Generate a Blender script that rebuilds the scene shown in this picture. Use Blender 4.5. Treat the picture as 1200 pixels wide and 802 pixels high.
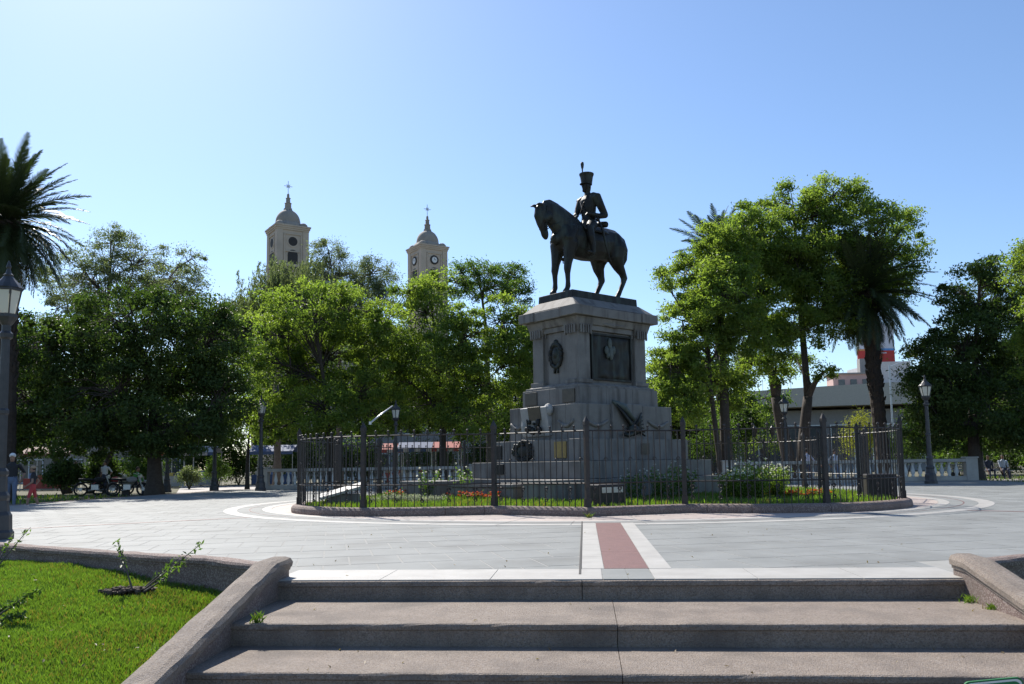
import bpy, bmesh, math, random
import numpy as np
from mathutils import Vector, Matrix

for o in list(bpy.data.objects): bpy.data.objects.remove(o)
random.seed(7); rng = np.random.default_rng(7)
S = bpy.context.scene
COL = S.collection
PI = math.pi
rad = math.radians

# ------------------------------------------------------------------ camera
F, CX, CY, EYE = 1000.0, 600.0, 450.0, 0.95        # pixels of the 1200 px wide photograph, eye height over the plaza
PITCH, ROLL = math.atan(0.096), rad(-0.85)
CAMR = Matrix.Rotation(PI/2 + PITCH, 3, 'X') @ Matrix.Rotation(ROLL, 3, 'Z')
cam = bpy.data.cameras.new('camera'); camo = bpy.data.objects.new('camera', cam); COL.objects.link(camo)
cam.sensor_width = 36.0; cam.lens = 36.0*F/1200.0; cam.shift_y = 49.0/1200.0
cam.clip_start = 0.05; cam.clip_end = 3000.0
camo.matrix_world = Matrix.Translation((0, 0, EYE)) @ CAMR.to_4x4()
S.camera = camo

# ------------------------------------------------------------------ sky, sun, exposure
SUN_AZ, SUN_EL = rad(-29.0), rad(44.0)               # azimuth clockwise from +Y
w = bpy.data.worlds.new('World'); S.world = w; w.use_nodes = True
wn = w.node_tree; wn.nodes.clear()
sky = wn.nodes.new('ShaderNodeTexSky'); sky.sky_type = 'NISHITA'; sky.sun_disc = False
sky.sun_elevation = SUN_EL; sky.sun_rotation = SUN_AZ
sky.altitude = 200; sky.air_density = 1.0; sky.dust_density = 0.5; sky.ozone_density = 5.0
bg = wn.nodes.new('ShaderNodeBackground'); bg.inputs['Strength'].default_value = 0.115
wo = wn.nodes.new('ShaderNodeOutputWorld')
wn.links.new(sky.outputs[0], bg.inputs[0]); wn.links.new(bg.outputs[0], wo.inputs[0])
sl = bpy.data.lights.new('sun', 'SUN'); sl.energy = 5.0; sl.angle = rad(0.53); sl.color = (1.0, 0.95, 0.87)
so = bpy.data.objects.new('sun', sl); COL.objects.link(so)
sdir = Vector((math.sin(SUN_AZ)*math.cos(SUN_EL), math.cos(SUN_AZ)*math.cos(SUN_EL), math.sin(SUN_EL)))
so.rotation_euler = sdir.to_track_quat('Z', 'Y').to_euler(); so.location = sdir*80
S.view_settings.view_transform = 'Standard'; S.view_settings.look = 'None'
S.view_settings.gamma = 1.0; S.view_settings.use_curve_mapping = False
S.view_settings.exposure = 0.6

# ------------------------------------------------------------------ pixel helpers (a pixel gives a direction only)
def ray(px, py): return CAMR @ Vector(((px-CX)/F, -(py-CY)/F, -1.0))
def G(px, py, z=0.0):                                 # where the ray meets a level surface
    d = ray(px, py); k = (z-EYE)/d.z
    return Vector((d.x*k, d.y*k, z))
def Dp(px, py, y):                                    # point on the ray at distance y
    d = ray(px, py); k = y/d.y
    return Vector((d.x*k, y, EYE+d.z*k))

# ------------------------------------------------------------------ mesh helpers
class MB:
    def __init__(s): s.v = []; s.f = []; s.m = []
    def add(s, vs, fs, mi=0):
        o = len(s.v); s.v += [tuple(x) for x in vs]
        s.f += [tuple(i+o for i in f) for f in fs]; s.m += [mi]*len(fs); return s
    def box(s, c, d, rz=0.0, mi=0, rot=None):
        x, y, z = d[0]/2, d[1]/2, d[2]/2
        P = [Vector(p) for p in ((-x,-y,-z),(x,-y,-z),(x,y,-z),(-x,y,-z),(-x,-y,z),(x,-y,z),(x,y,z),(-x,y,z))]
        M = rot if rot is not None else Matrix.Rotation(rz, 3, 'Z')
        return s.add([M@p + Vector(c) for p in P], [(3,2,1,0),(4,5,6,7),(0,1,5,4),(1,2,6,5),(2,3,7,6),(3,0,4,7)], mi)
    def frustum(s, c, a, b, z0, z1, rz=0.0, mi=0):
        M = Matrix.Rotation(rz, 3, 'Z'); P = []
        for (w_, d_), z in ((a, z0), (b, z1)):
            P += [M@Vector(p) for p in ((-w_/2,-d_/2,z),(w_/2,-d_/2,z),(w_/2,d_/2,z),(-w_/2,d_/2,z))]
        return s.add([p+Vector(c) for p in P], [(3,2,1,0),(4,5,6,7),(0,1,5,4),(1,2,6,5),(2,3,7,6),(3,0,4,7)], mi)
    def lathe(s, prof, n=12, c=(0,0,0), mi=0, a0=0.0):
        vs = []; fs = []
        for r, z in prof:
            for k in range(n):
                a = a0+2*PI*k/n; vs.append((c[0]+r*math.cos(a), c[1]+r*math.sin(a), c[2]+z))
        for i in range(len(prof)-1):
            for k in range(n):
                k2 = (k+1) % n; fs.append((i*n+k, i*n+k2, (i+1)*n+k2, (i+1)*n+k))
        fs.append(tuple(range(n-1, -1, -1))); fs.append(tuple((len(prof)-1)*n+k for k in range(n)))
        return s.add(vs, fs, mi)
    def tube(s, pts, rs, n=6, mi=0, cap=True, flat=1.0):
        pts = [Vector(p) for p in pts]
        if not hasattr(rs, '__len__'): rs = [rs]*len(pts)
        vs = []; fs = []; ref = None
        for i, p in enumerate(pts):
            t = (pts[min(i+1, len(pts)-1)]-pts[max(i-1, 0)])
            if t.length < 1e-9: t = Vector((0,0,1))
            t.normalize()
            if ref is None:
                ref = Vector((0,1,0)) if abs(t.y) < 0.9 else Vector((1,0,0))
            b = (ref - t*ref.dot(t)); b = b.normalized() if b.length > 1e-6 else t.orthogonal().normalized()
            ref = b; c = t.cross(b)
            r = rs[i]; ra, rb = (r if hasattr(r, '__len__') else (r*flat, r))
            for k in range(n):
                a = 2*PI*k/n; vs.append(p + b*(ra*math.cos(a)) + c*(rb*math.sin(a)))
        for i in range(len(pts)-1):
            for k in range(n):
                k2 = (k+1) % n; fs.append((i*n+k, i*n+k2, (i+1)*n+k2, (i+1)*n+k))
        if cap:
            fs.append(tuple(range(n-1, -1, -1))); fs.append(tuple((len(pts)-1)*n+k for k in range(n)))
        return s.add(vs, fs, mi)
    def ball(s, c, r, n=10, m=6, mi=0):
        r = r if hasattr(r, '__len__') else (r, r, r)
        pr = [(max(1e-3, math.sin(PI*i/m)), -math.cos(PI*i/m)) for i in range(m+1)]
        vs = []; fs = []
        for q, z in pr:
            for k in range(n):
                a = 2*PI*k/n; vs.append((c[0]+r[0]*q*math.cos(a), c[1]+r[1]*q*math.sin(a), c[2]+r[2]*z))
        for i in range(m):
            for k in range(n):
                k2 = (k+1) % n; fs.append((i*n+k, i*n+k2, (i+1)*n+k2, (i+1)*n+k))
        fs.append(tuple(range(n-1, -1, -1))); fs.append(tuple(m*n+k for k in range(n)))
        return s.add(vs, fs, mi)
    def prism(s, poly, z0, z1, mi=0):                 # poly counter-clockwise
        n = len(poly); vs = [(x, y, z0) for x, y in poly]+[(x, y, z1) for x, y in poly]
        fs = [tuple(range(n-1, -1, -1)), tuple(range(n, 2*n))]+[(k, (k+1) % n, n+(k+1) % n, n+k) for k in range(n)]
        return s.add(vs, fs, mi)
    def mesh(s, name, mats, smooth=False):
        me = bpy.data.meshes.new(name); me.from_pydata([tuple(v) for v in s.v], [], s.f)
        for m in (mats if isinstance(mats, (list, tuple)) else [mats]): me.materials.append(m)
        me.polygons.foreach_set('material_index', s.m)
        if smooth: me.polygons.foreach_set('use_smooth', [True]*len(me.polygons))
        me.update(); return me
    def obj(s, name, mats, parent=None, smooth=False, loc=None, bevel=0.0):
        return put(name, s.mesh(name, mats, smooth), parent, loc, bevel)
def put(name, me, parent=None, loc=None, bevel=0.0, rz=None):
    o = bpy.data.objects.new(name, me); COL.objects.link(o)
    if parent is not None: o.parent = parent
    if loc is not None: o.location = loc
    if rz is not None: o.rotation_euler = (0, 0, rz)
    if bevel > 0:
        b = o.modifiers.new('bevel', 'BEVEL'); b.width = bevel; b.segments = 2; b.limit_method = 'ANGLE'; b.angle_limit = rad(40)
    return o
def empty(name, loc=(0,0,0), rz=0.0, parent=None):
    o = bpy.data.objects.new(name, None); COL.objects.link(o); o.location = loc; o.rotation_euler = (0,0,rz)
    o.empty_display_size = 0.2
    if parent is not None: o.parent = parent
    return o
def tag(o, label=None, cat=None, group=None, kind=None):
    if label: o['label'] = label
    if cat: o['category'] = cat
    if group: o['group'] = group
    if kind: o['kind'] = kind
    return o
KIDS = {}
def copy_tree(o, parent=None):
    c = o.copy(); COL.objects.link(c); c.parent = parent
    for ch in list(o.children): copy_tree(ch, c)
    return c
def np_mesh(name, V, T, mat, smooth=False, attr=None):
    me = bpy.data.meshes.new(name)
    V = np.ascontiguousarray(V, dtype=np.float32); T = np.ascontiguousarray(T, dtype=np.int32)
    k = T.shape[1]
    me.vertices.add(len(V)); me.vertices.foreach_set('co', V.ravel())
    me.loops.add(T.size); me.loops.foreach_set('vertex_index', T.ravel())
    me.polygons.add(len(T)); me.polygons.foreach_set('loop_start', np.arange(0, T.size, k, dtype=np.int32))
    me.polygons.foreach_set('loop_total', np.full(len(T), k, dtype=np.int32))
    if smooth: me.polygons.foreach_set('use_smooth', np.ones(len(T), dtype=bool))
    me.materials.append(mat)
    if attr is not None:
        a = me.attributes.new('v', 'FLOAT', 'POINT'); a.data.foreach_set('value', np.ascontiguousarray(attr, dtype=np.float32))
    me.update(calc_edges=True); return me

# ------------------------------------------------------------------ materials
def nodes(name):
    m = bpy.data.materials.new(name); m.use_nodes = True; nt = m.node_tree
    b = nt.nodes['Principled BSDF']; return m, nt, b
def mk(name, c1, c2=None, scale=8.0, rough=0.8, bump=0.0, bscale=40.0, metal=0.0, spots=None, spec=0.5, detail=6.0, stain=None, streak=None, island=0.0):
    """two-tone noise surface; spots=(colour, scale, amount) speckles; stain=(colour, scale, amount)"""
    m, nt, b = nodes(name); L = nt.links
    geo = nt.nodes.new('ShaderNodeNewGeometry')
    c2 = c2 or tuple(x*0.8 for x in c1)
    nz = nt.nodes.new('ShaderNodeTexNoise'); nz.inputs['Scale'].default_value = scale; nz.inputs['Detail'].default_value = detail
    nz.inputs['Roughness'].default_value = 0.62
    L.new(geo.outputs['Position'], nz.inputs['Vector'])
    rp = nt.nodes.new('ShaderNodeValToRGB'); rp.color_ramp.elements[0].position = 0.32; rp.color_ramp.elements[1].position = 0.68
    rp.color_ramp.elements[0].color = (*c1, 1); rp.color_ramp.elements[1].color = (*c2, 1)
    L.new(nz.outputs['Fac'], rp.inputs['Fac']); col = rp.outputs['Color']
    def over(colin, colour, sc, lo, hi, amt, vor=False):
        if vor:
            t = nt.nodes.new('ShaderNodeTexVoronoi'); out = t.outputs['Color']
        else:
            t = nt.nodes.new('ShaderNodeTexNoise'); t.inputs['Detail'].default_value = 4.0; out = t.outputs['Fac']
        t.inputs['Scale'].default_value = sc; L.new(geo.outputs['Position'], t.inputs['Vector'])
        mr = nt.nodes.new('ShaderNodeMapRange'); mr.inputs['From Min'].default_value = lo; mr.inputs['From Max'].default_value = hi
        mr.inputs['To Max'].default_value = amt
        if vor:
            sp = nt.nodes.new('ShaderNodeSeparateColor'); L.new(out, sp.inputs[0]); out = sp.outputs[0]
        L.new(out, mr.inputs['Value'])
        mx = nt.nodes.new('ShaderNodeMix'); mx.data_type = 'RGBA'
        L.new(mr.outputs['Result'], mx.inputs['Factor']); L.new(colin, mx.inputs['A']); mx.inputs['B'].default_value = (*colour, 1)
        return mx.outputs['Result']
    if spots:
        for (cc, sc, amt) in (spots if isinstance(spots, list) else [spots]): col = over(col, cc, sc, 0.62, 0.8, amt, True)
    if island:                                        # every slab a slightly different stone
        ml = nt.nodes.new('ShaderNodeMapRange'); ml.inputs['To Min'].default_value = 1-island; ml.inputs['To Max'].default_value = 1+island; L.new(geo.outputs['Random Per Island'], ml.inputs['Value'])
        hs = nt.nodes.new('ShaderNodeHueSaturation'); L.new(ml.outputs['Result'], hs.inputs['Value']); L.new(col, hs.inputs['Color']); col = hs.outputs['Color']
    if stain: col = over(col, stain[0], stain[1], 0.5, 0.72, stain[2])
    if streak:                                        # run-off marks drawn out along z
        mp = nt.nodes.new('ShaderNodeMapping'); mp.inputs['Scale'].default_value = (1.0, 1.0, 0.12); L.new(geo.outputs['Position'], mp.inputs['Vector'])
        t = nt.nodes.new('ShaderNodeTexNoise'); t.inputs['Scale'].default_value = streak[1]; t.inputs['Detail'].default_value = 5.0; L.new(mp.outputs[0], t.inputs['Vector'])
        mr = nt.nodes.new('ShaderNodeMapRange'); mr.inputs['From Min'].default_value = 0.5; mr.inputs['From Max'].default_value = 0.68; mr.inputs['To Max'].default_value = streak[2]; L.new(t.outputs['Fac'], mr.inputs['Value'])
        mx = nt.nodes.new('ShaderNodeMix'); mx.data_type = 'RGBA'; L.new(mr.outputs['Result'], mx.inputs['Factor']); L.new(col, mx.inputs['A']); mx.inputs['B'].default_value = (*streak[0], 1); col = mx.outputs['Result']
    L.new(col, b.inputs['Base Color'])
    b.inputs['Roughness'].default_value = rough; b.inputs['Metallic'].default_value = metal
    b.inputs['Specular IOR Level'].default_value = spec
    if bump > 0:
        n2 = nt.nodes.new('ShaderNodeTexNoise'); n2.inputs['Scale'].default_value = bscale; n2.inputs['Detail'].default_value = 6.0
        L.new(geo.outputs['Position'], n2.inputs['Vector'])
        bp = nt.nodes.new('ShaderNodeBump'); bp.inputs['Strength'].default_value = min(1.0, bump); bp.inputs['Distance'].default_value = 0.02
        L.new(n2.outputs['Fac'], bp.inputs['Height']); L.new(bp.outputs['Normal'], b.inputs['Normal'])
    return m
def leafmat(name, c1, c2, trans=0.45, rough=0.5, spec=0.4, tint=(1.05, 1.25, 0.45)):
    m, nt, b = nodes(name); L = nt.links
    at = nt.nodes.new('ShaderNodeAttribute'); at.attribute_name = 'v'
    rp = nt.nodes.new('ShaderNodeValToRGB'); rp.color_ramp.elements[0].color = (*c1, 1); rp.color_ramp.elements[1].color = (*c2, 1)
    L.new(at.outputs['Fac'], rp.inputs['Fac']); L.new(rp.outputs['Color'], b.inputs['Base Color'])
    b.inputs['Roughness'].default_value = rough; b.inputs['Specular IOR Level'].default_value = spec
    tr = nt.nodes.new('ShaderNodeBsdfTranslucent')
    mu = nt.nodes.new('ShaderNodeMix'); mu.data_type = 'RGBA'; mu.blend_type = 'MULTIPLY'; mu.inputs['Factor'].default_value = 1.0
    L.new(rp.outputs['Color'], mu.inputs['A']); mu.inputs['B'].default_value = (*[t*1.5 for t in tint], 1)
    L.new(mu.outputs['Result'], tr.inputs['Color'])
    ms = nt.nodes.new('ShaderNodeMixShader'); ms.inputs['Fac'].default_value = trans
    L.new(b.outputs[0], ms.inputs[1]); L.new(tr.outputs[0], ms.inputs[2])
    L.new(ms.outputs[0], nt.nodes['Material Output'].inputs['Surface'])
    return m
def glass(name, col=(0.9, 0.9, 0.85), alpha=0.5, rough=0.2):
    m, nt, b = nodes(name); b.inputs['Base Color'].default_value = (*col, 1); b.inputs['Roughness'].default_value = rough
    tp = nt.nodes.new('ShaderNodeBsdfTranslucent'); tp.inputs['Color'].default_value = (*col, 1)
    ms = nt.nodes.new('ShaderNodeMixShader'); ms.inputs['Fac'].default_value = alpha
    nt.links.new(b.outputs[0], ms.inputs[1]); nt.links.new(tp.outputs[0], ms.inputs[2])
    nt.links.new(ms.outputs[0], nt.nodes['Material Output'].inputs['Surface']); return m

M = {}
M['slab'] = mk('paving_grey', (0.195,0.2,0.192), (0.25,0.255,0.245), 1.4, 0.68, 0.10, 14.0, spec=0.22, island=0.10, spots=((0.20,0.21,0.2), 60, 0.35), stain=((0.14,0.14,0.13), 0.9, 0.6))
M['joint'] = mk('joint_mortar', (0.30,0.295,0.275), (0.25,0.245,0.225), 5, 0.9)
M['white_stone'] = mk('white_paving', (0.39,0.375,0.345), (0.31,0.295,0.27), 3, 0.65, 0.08, 30, stain=((0.42,0.4,0.37), 2.5, 0.5))
M['pink_stone'] = mk('pink_paving', (0.42,0.34,0.29), (0.34,0.28,0.25), 3, 0.7, 0.1, 40, spots=((0.5,0.44,0.4), 90, 0.5))
M['red_stone'] = mk('red_paving', (0.115,0.045,0.04), (0.15,0.062,0.054), 6, 0.65, 0.1, 60, spots=((0.22,0.12,0.11), 120, 0.35))
M['step'] = mk('washed_aggregate', (0.215,0.168,0.13), (0.27,0.216,0.17), 5, 0.85, 0.7, 120, spots=[((0.085,0.068,0.06), 130, 0.5), ((0.34,0.30,0.27), 95, 0.4)], stain=((0.115,0.093,0.078), 1.7, 0.75), streak=((0.12,0.098,0.082), 2.2, 0.4))
M['kerb'] = mk('kerb_aggregate', (0.165,0.11,0.09), (0.21,0.15,0.125), 6, 0.85, 0.6, 120, spots=[((0.12,0.08,0.07), 120, 0.7), ((0.45,0.38,0.34), 100, 0.5)], stain=((0.14,0.11,0.09), 1.8, 0.6))
M['granite'] = mk('monument_granite', (0.205,0.192,0.175), (0.16,0.15,0.137), 3.5, 0.75, 0.15, 60, spots=((0.14,0.13,0.12), 110, 0.5), stain=((0.09,0.078,0.066), 1.5, 0.6), streak=((0.06,0.052,0.045), 5.0, 0.7))
M['marble'] = mk('pale_marble', (0.34,0.33,0.32), (0.25,0.25,0.245), 4, 0.6, 0.1, 40, stain=((0.2,0.2,0.19), 3, 0.6))
M['bronze'] = mk('dark_bronze', (0.012,0.011,0.010), (0.02,0.019,0.016), 5, 0.5, 0.15, 30, metal=0.2, spec=0.3, stain=((0.03,0.034,0.028), 2.5, 0.5), streak=((0.055,0.072,0.06), 6.0, 0.55))
M['bronze_green'] = mk('green_bronze', (0.09,0.105,0.095), (0.06,0.075,0.066), 9, 0.6, 0.2, 40)
M['brass'] = mk('ochre_plaque', (0.30,0.21,0.06), (0.22,0.15,0.05), 9, 0.5, 0.1, 40, metal=0.3)
M['iron'] = mk('fence_iron', (0.028,0.025,0.025), (0.045,0.04,0.037), 12, 0.5, 0.1, 80, spec=0.3, stain=((0.06,0.036,0.026), 6, 0.4))
M['lamp_iron'] = mk('lamp_paint', (0.03,0.03,0.033), (0.05,0.048,0.05), 9, 0.45, 0.1, 60)
M['lamp_glass'] = glass('lamp_glass', (0.88,0.86,0.78), 0.45)
M['bark'] = mk('bark', (0.04,0.03,0.024), (0.07,0.056,0.045), 9, 0.9, 0.9, 22)
M['bark_pale'] = mk('bark_pale', (0.14,0.12,0.1), (0.09,0.075,0.06), 7, 0.9, 0.9, 18)
M['palm_bark'] = mk('palm_bark', (0.03,0.022,0.018), (0.055,0.04,0.03), 8, 0.95, 0.9, 14)
M['lf_bright'] = leafmat('leaf_bright', (0.09,0.14,0.035), (0.19,0.245,0.06), 0.62, tint=(1.12,1.2,0.5))
M['lf_mid'] = leafmat('leaf_mid', (0.06,0.10,0.026), (0.115,0.165,0.042), 0.48)
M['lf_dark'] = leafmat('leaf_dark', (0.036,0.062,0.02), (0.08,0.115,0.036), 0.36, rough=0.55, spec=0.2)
M['lf_grey'] = leafmat('leaf_grey', (0.095,0.125,0.065), (0.155,0.185,0.10), 0.46, tint=(1.1,1.15,0.6))
M['lf_palm'] = leafmat('leaf_palm', (0.028,0.042,0.018), (0.05,0.068,0.026), 0.16, rough=0.42, spec=0.35)
M['lf_dead'] = leafmat('leaf_dead', (0.16,0.11,0.06), (0.22,0.15,0.08), 0.3)
M['lf_yellow'] = leafmat('leaf_yellow', (0.20,0.19,0.03), (0.28,0.26,0.05), 0.45)
M['grass'] = leafmat('grass_blades', (0.075,0.145,0.026), (0.15,0.25,0.052), 0.42, tint=(1.15,1.2,0.35))
_r = [n_ for n_ in M['grass'].node_tree.nodes if n_.type == 'VALTORGB'][0].color_ramp
_e = _r.elements.new(0.16); _e.color = (0.08,0.135,0.026,1); _r.elements[0].color = (0.20,0.155,0.065,1)
M['soil'] = mk('soil', (0.06,0.042,0.03), (0.10,0.072,0.05), 9, 0.95, 0.8, 30)
M['lawn'] = mk('lawn_ground', (0.07,0.12,0.025), (0.09,0.10,0.035), 12, 0.95, 0.8, 60)
M['park'] = mk('park_ground', (0.13,0.105,0.075), (0.075,0.085,0.035), 0.6, 0.95, 0.5, 12, detail=10)
M['path'] = mk('path_paving', (0.40,0.37,0.35), (0.33,0.30,0.285), 1.5, 0.8, 0.1, 20)
M['balu'] = mk('balustrade_stone', (0.42,0.39,0.34), (0.34,0.31,0.27), 3, 0.8, 0.2, 40, stain=((0.2,0.18,0.15), 1.4, 0.6))
M['balu_white'] = mk('baluster_paint', (0.62,0.61,0.57), (0.52,0.5,0.46), 5, 0.7, 0.1, 40, stain=((0.3,0.28,0.24), 4, 0.4))
M['church'] = mk('church_plaster', (0.52,0.43,0.335), (0.45,0.37,0.285), 0.6, 0.9, 0.1, 4, stain=((0.33,0.28,0.23), 0.5, 0.5))
M['dome'] = mk('dome_plaster', (0.34,0.295,0.245), (0.28,0.245,0.205), 0.7, 0.85, stain=((0.17,0.15,0.12), 0.6, 0.5))
M['void'] = mk('dark_opening', (0.03,0.027,0.025), (0.04,0.036,0.033), 3, 0.8)
M['white_paint'] = mk('white_paint', (0.72,0.72,0.7), (0.64,0.64,0.62), 4, 0.6)
M['metal'] = mk('pale_metal', (0.55,0.56,0.58), (0.48,0.49,0.5), 4, 0.35, metal=0.6)
M['flower_red'] = leafmat('flower_red', (0.42,0.055,0.012), (0.6,0.12,0.02), 0.35, tint=(1.1,0.9,0.8))
M['flower_white'] = leafmat('flower_white', (0.62,0.61,0.52), (0.72,0.71,0.62), 0.4, tint=(1,1,0.95))
M['leaf_silver'] = leafmat('leaf_silver', (0.26,0.29,0.21), (0.36,0.38,0.28), 0.35, tint=(1,1,0.8))
def flat(name, c, rough=0.75, v=0.85): return mk(name, c, tuple(x*v for x in c), 7, rough, 0.1, 60)

# ------------------------------------------------------------------ frames of the place
AX = Vector((0.084, 0.9965, 0)); PX = Vector((0.9965, -0.084, 0))         # axis of the square and its right hand
MC = Vector((2.1, 22.8, 0)); TH = rad(40.0)                                 # monument centre, turn of its pedestal
def ST(s, t, z=0.0):                                                        # steps frame: s along the top step edge, t toward the monument
    return Vector((0.98, 7.15, 0)) + PX*s + AX*t + Vector((0, 0, z))
AXA = math.atan2(-0.084, 0.9965)                                            # rotation of PX about z
LOW = -0.16                                                                 # ground beyond the raised square

def in_poly(x, y, P):
    r = False; j = len(P)-1
    for i in range(len(P)):
        if (P[i].y > y) != (P[j].y > y) and x < (P[j].x-P[i].x)*(y-P[i].y)/(P[j].y-P[i].y)+P[i].x: r = not r
        j = i
    return r
# ================================================================== STRUCTURE
# one ground sheet that dips towards the foot of the front steps
def gz(x, y):
    t = min(1, max(0, (9.5-y)/4.5)); t = t*t*(3-2*t)
    return LOW - 0.03 - 0.62*t
mb = MB(); xs = [-1600,-400,-120,-60,-40,-30,-24,-20,-16,-12,-9,-6,-3,0,3,6,9,12,16,20,24,30,40,60,120,400,1600]
ys = [-400,-60,-20,-8,-3,0,2,4,5,5.5,6,6.5,7,7.5,8,8.5,9,9.5,11,14,20,30,45,60,80,110,150,300,2200]
for y in ys:
    for x in xs: mb.v.append((x, y, gz(x, y)))
n = len(xs)
for j in range(len(ys)-1):
    for i in range(n-1): mb.f.append((j*n+i, j*n+i+1, (j+1)*n+i+1, (j+1)*n+i)); mb.m.append(0)
tag(mb.obj('ground', M['park']), kind='structure')

# raised square
HALF = 17.2
def SQ(s, t, z=0.0): return MC + PX*s + AX*t + Vector((0, 0, z))
frontT = (ST(0, 0)-MC).dot(AX)                                              # top step edge in the square's frame
LT = G(322, 662, 0.12); RT = G(1137, 659, 0.12)
LWB = [LT+Vector((-0.1,0.04,-0.03)), G(250, 658, 0.09), G(180, 654, 0.09), G(100, 648.5, 0.09), G(40, 644, 0.09), G(-40, 637, 0.09), G(-260, 625, 0.09)]
RWB = [RT+Vector((0.1,0.04,-0.03)), G(1200, 656, 0.09), G(1330, 650, 0.09), G(1600, 640, 0.09)]
def s_of(p): return (p-ST(0,0)).dot(PX)
s0, s1 = s_of(LT), s_of(RT)
def rimpt(p, s): q_ = (p-MC).dot(AX); return SQ(s, q_)
bound = [rimpt(LWB[-1], -HALF)]+list(reversed(LWB))+[LT, ST(s0,0.06), ST(s1,0.06), RT]+RWB+[rimpt(RWB[-1], HALF)]
plaza = MB(); plaza.prism([(p.x, p.y) for p in bound+[SQ(HALF,HALF), SQ(-HALF,HALF)]], -0.9, -0.0016)
plaza = tag(plaza.obj('plaza_pavement', M['joint']), kind='structure')
# grey slabs, laid 12 degrees off the view line, cut to the front boundary
ga = rad(12.0); gu = Vector((math.cos(ga), math.sin(ga), 0)); gv = Vector((-math.sin(ga), math.cos(ga), 0))
SW, SL = 0.52, 0.78
clipl = list(zip(bound[:-1], bound[1:]))
def clip(poly):
    cut = False
    for a, b in clipl:
        d_ = (b-a).normalized(); L_ = (b-a).length; nrm = Vector((-d_.y, d_.x, 0))
        sd = [(p-a).dot(nrm) for p in poly]
        if min(sd) >= 0 or max((p-a).dot(d_) for p in poly) < 0 or min((p-a).dot(d_) for p in poly) > L_: continue
        if max(sd) < -1.3: continue
        cut = True; out = []
        for k in range(len(poly)):
            p, q_ = poly[k], poly[(k+1) % len(poly)]; u, v = sd[k], sd[(k+1) % len(poly)]
            if u >= 0: out.append(p)
            if (u >= 0) != (v >= 0): out.append(p+(q_-p)*(u/(u-v)))
        poly = out
        if len(poly) < 3: return None, True
    return poly, cut
cells = []
for j in range(-10, 70):
    for i in range(-50, 70):
        cpos = Vector((0.3, 7.0, 0)) + gu*((i+0.5*(j % 2))*SW) + gv*(j*SL)
        d = cpos-MC; s, t = d.dot(PX), d.dot(AX)
        if d.length < 8.75 or abs(s) > HALF-0.3 or t < frontT-0.5 or t > HALF-0.3: continue
        quad = [cpos+gu*(a*(SW/2-.010))+gv*(b*(SL/2-.010)) for a, b in ((-1,-1),(1,-1),(1,1),(-1,1))]
        inside = in_poly(cpos.x, cpos.y, bound+[SQ(HALF,HALF), SQ(-HALF,HALF)])
        poly, cut = clip(quad)
        if poly is None or (not inside and not cut): continue
        vis = cpos.y > 6.5 and abs(cpos.x) < cpos.y*0.64
        cells.append((cpos.length if vis else 999+cpos.length, cpos, poly if cut else None))
cells.sort(key=lambda q: q[0])
bb = MB(); bb.box((0,0,-0.014), (SW-0.020, SL-0.020, 0.028)); slab_me = bb.mesh('paving_slab', M['slab'])
rest = MB()
for k, (_, cp, poly) in enumerate(cells):
    tilt = random.uniform(-.0006, .0006)
    if k < 300:
        if poly: mm = MB(); mm.prism([(p.x-cp.x, p.y-cp.y) for p in poly], -.028, 0); mm.obj('paving_slab', M['slab'], plaza, loc=(cp.x, cp.y, tilt))
        else: o = put('paving_slab', slab_me, plaza, (cp.x, cp.y, tilt)); o.rotation_euler = (random.uniform(-.0007,.0007), random.uniform(-.0007,.0007), ga)
    elif poly: rest.prism([(p.x, p.y) for p in poly], -.028+tilt, tilt)
    else: rest.box((cp.x, cp.y, -0.014+tilt), (SW-0.020, SL-0.020, 0.028), ga)
tag(rest.obj('paving_slabs', M['slab'], plaza), kind='stuff')
def band(name, mat, pts, width, z, parent=plaza, seg=None, gap=0.006):      # inlaid strip pieces along a polyline, each its own slab
    for a, b in zip(pts[:-1], pts[1:]):
        a, b = Vector(a), Vector(b); d = b-a; L = d.length; d.normalize(); ang = math.atan2(d.y, d.x)
        k = max(1, round(L/seg)) if seg else 1
        for i in range(k):
            cc = a + d*(L*(i+0.5)/k); m = MB(); m.box((0,0,0), (L/k-gap, width, 0.03)); o = m.obj(name, mat, parent, loc=(cc.x, cc.y, z-0.015)); o.rotation_euler = (0,0,ang)
# edge band along the top step
sr = s_of(G(734, 672))
band('edge_slab', M['white_stone'], [ST(s0+.02, 0.38), ST(sr-.214, 0.38)], 0.70, 0.004, seg=0.9)
band('edge_slab', M['slab'], [ST(sr-.21, 0.38), ST(sr+.21, 0.38)], 0.70, 0.004, seg=0.21)
band('edge_slab', M['white_stone'], [ST(sr+.214, 0.38), ST(s1-.02, 0.38)], 0.70, 0.004, seg=0.9)
# red strip with its two white borders, from the steps to the ring
RA, RB = G(734, 666.5), G(713, 614.5)
d = (RB-RA).normalized(); q = Vector((d.y, -d.x, 0))
E0, E1 = RA-d*0.03, RB+d*0.25
band('red_slab', M['red_stone'], [E0, E1], 0.40, 0.005, seg=1.5)
for sgn in (-1, 1): band('border_slab', M['white_stone'], [E0+q*sgn*0.305, E1+q*sgn*0.305], 0.20, 0.005, seg=1.1)
m = MB(); m.box((0,0,0), ((E1-E0).length+0.8, 0.02, 0.012)); o = m.obj('drain_slot', M['void'], plaza, loc=tuple((E0+E1)/2-q*0.42+Vector((0,0,0.001)))); o.rotation_euler = (0,0,math.atan2(d.y,d.x))
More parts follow.
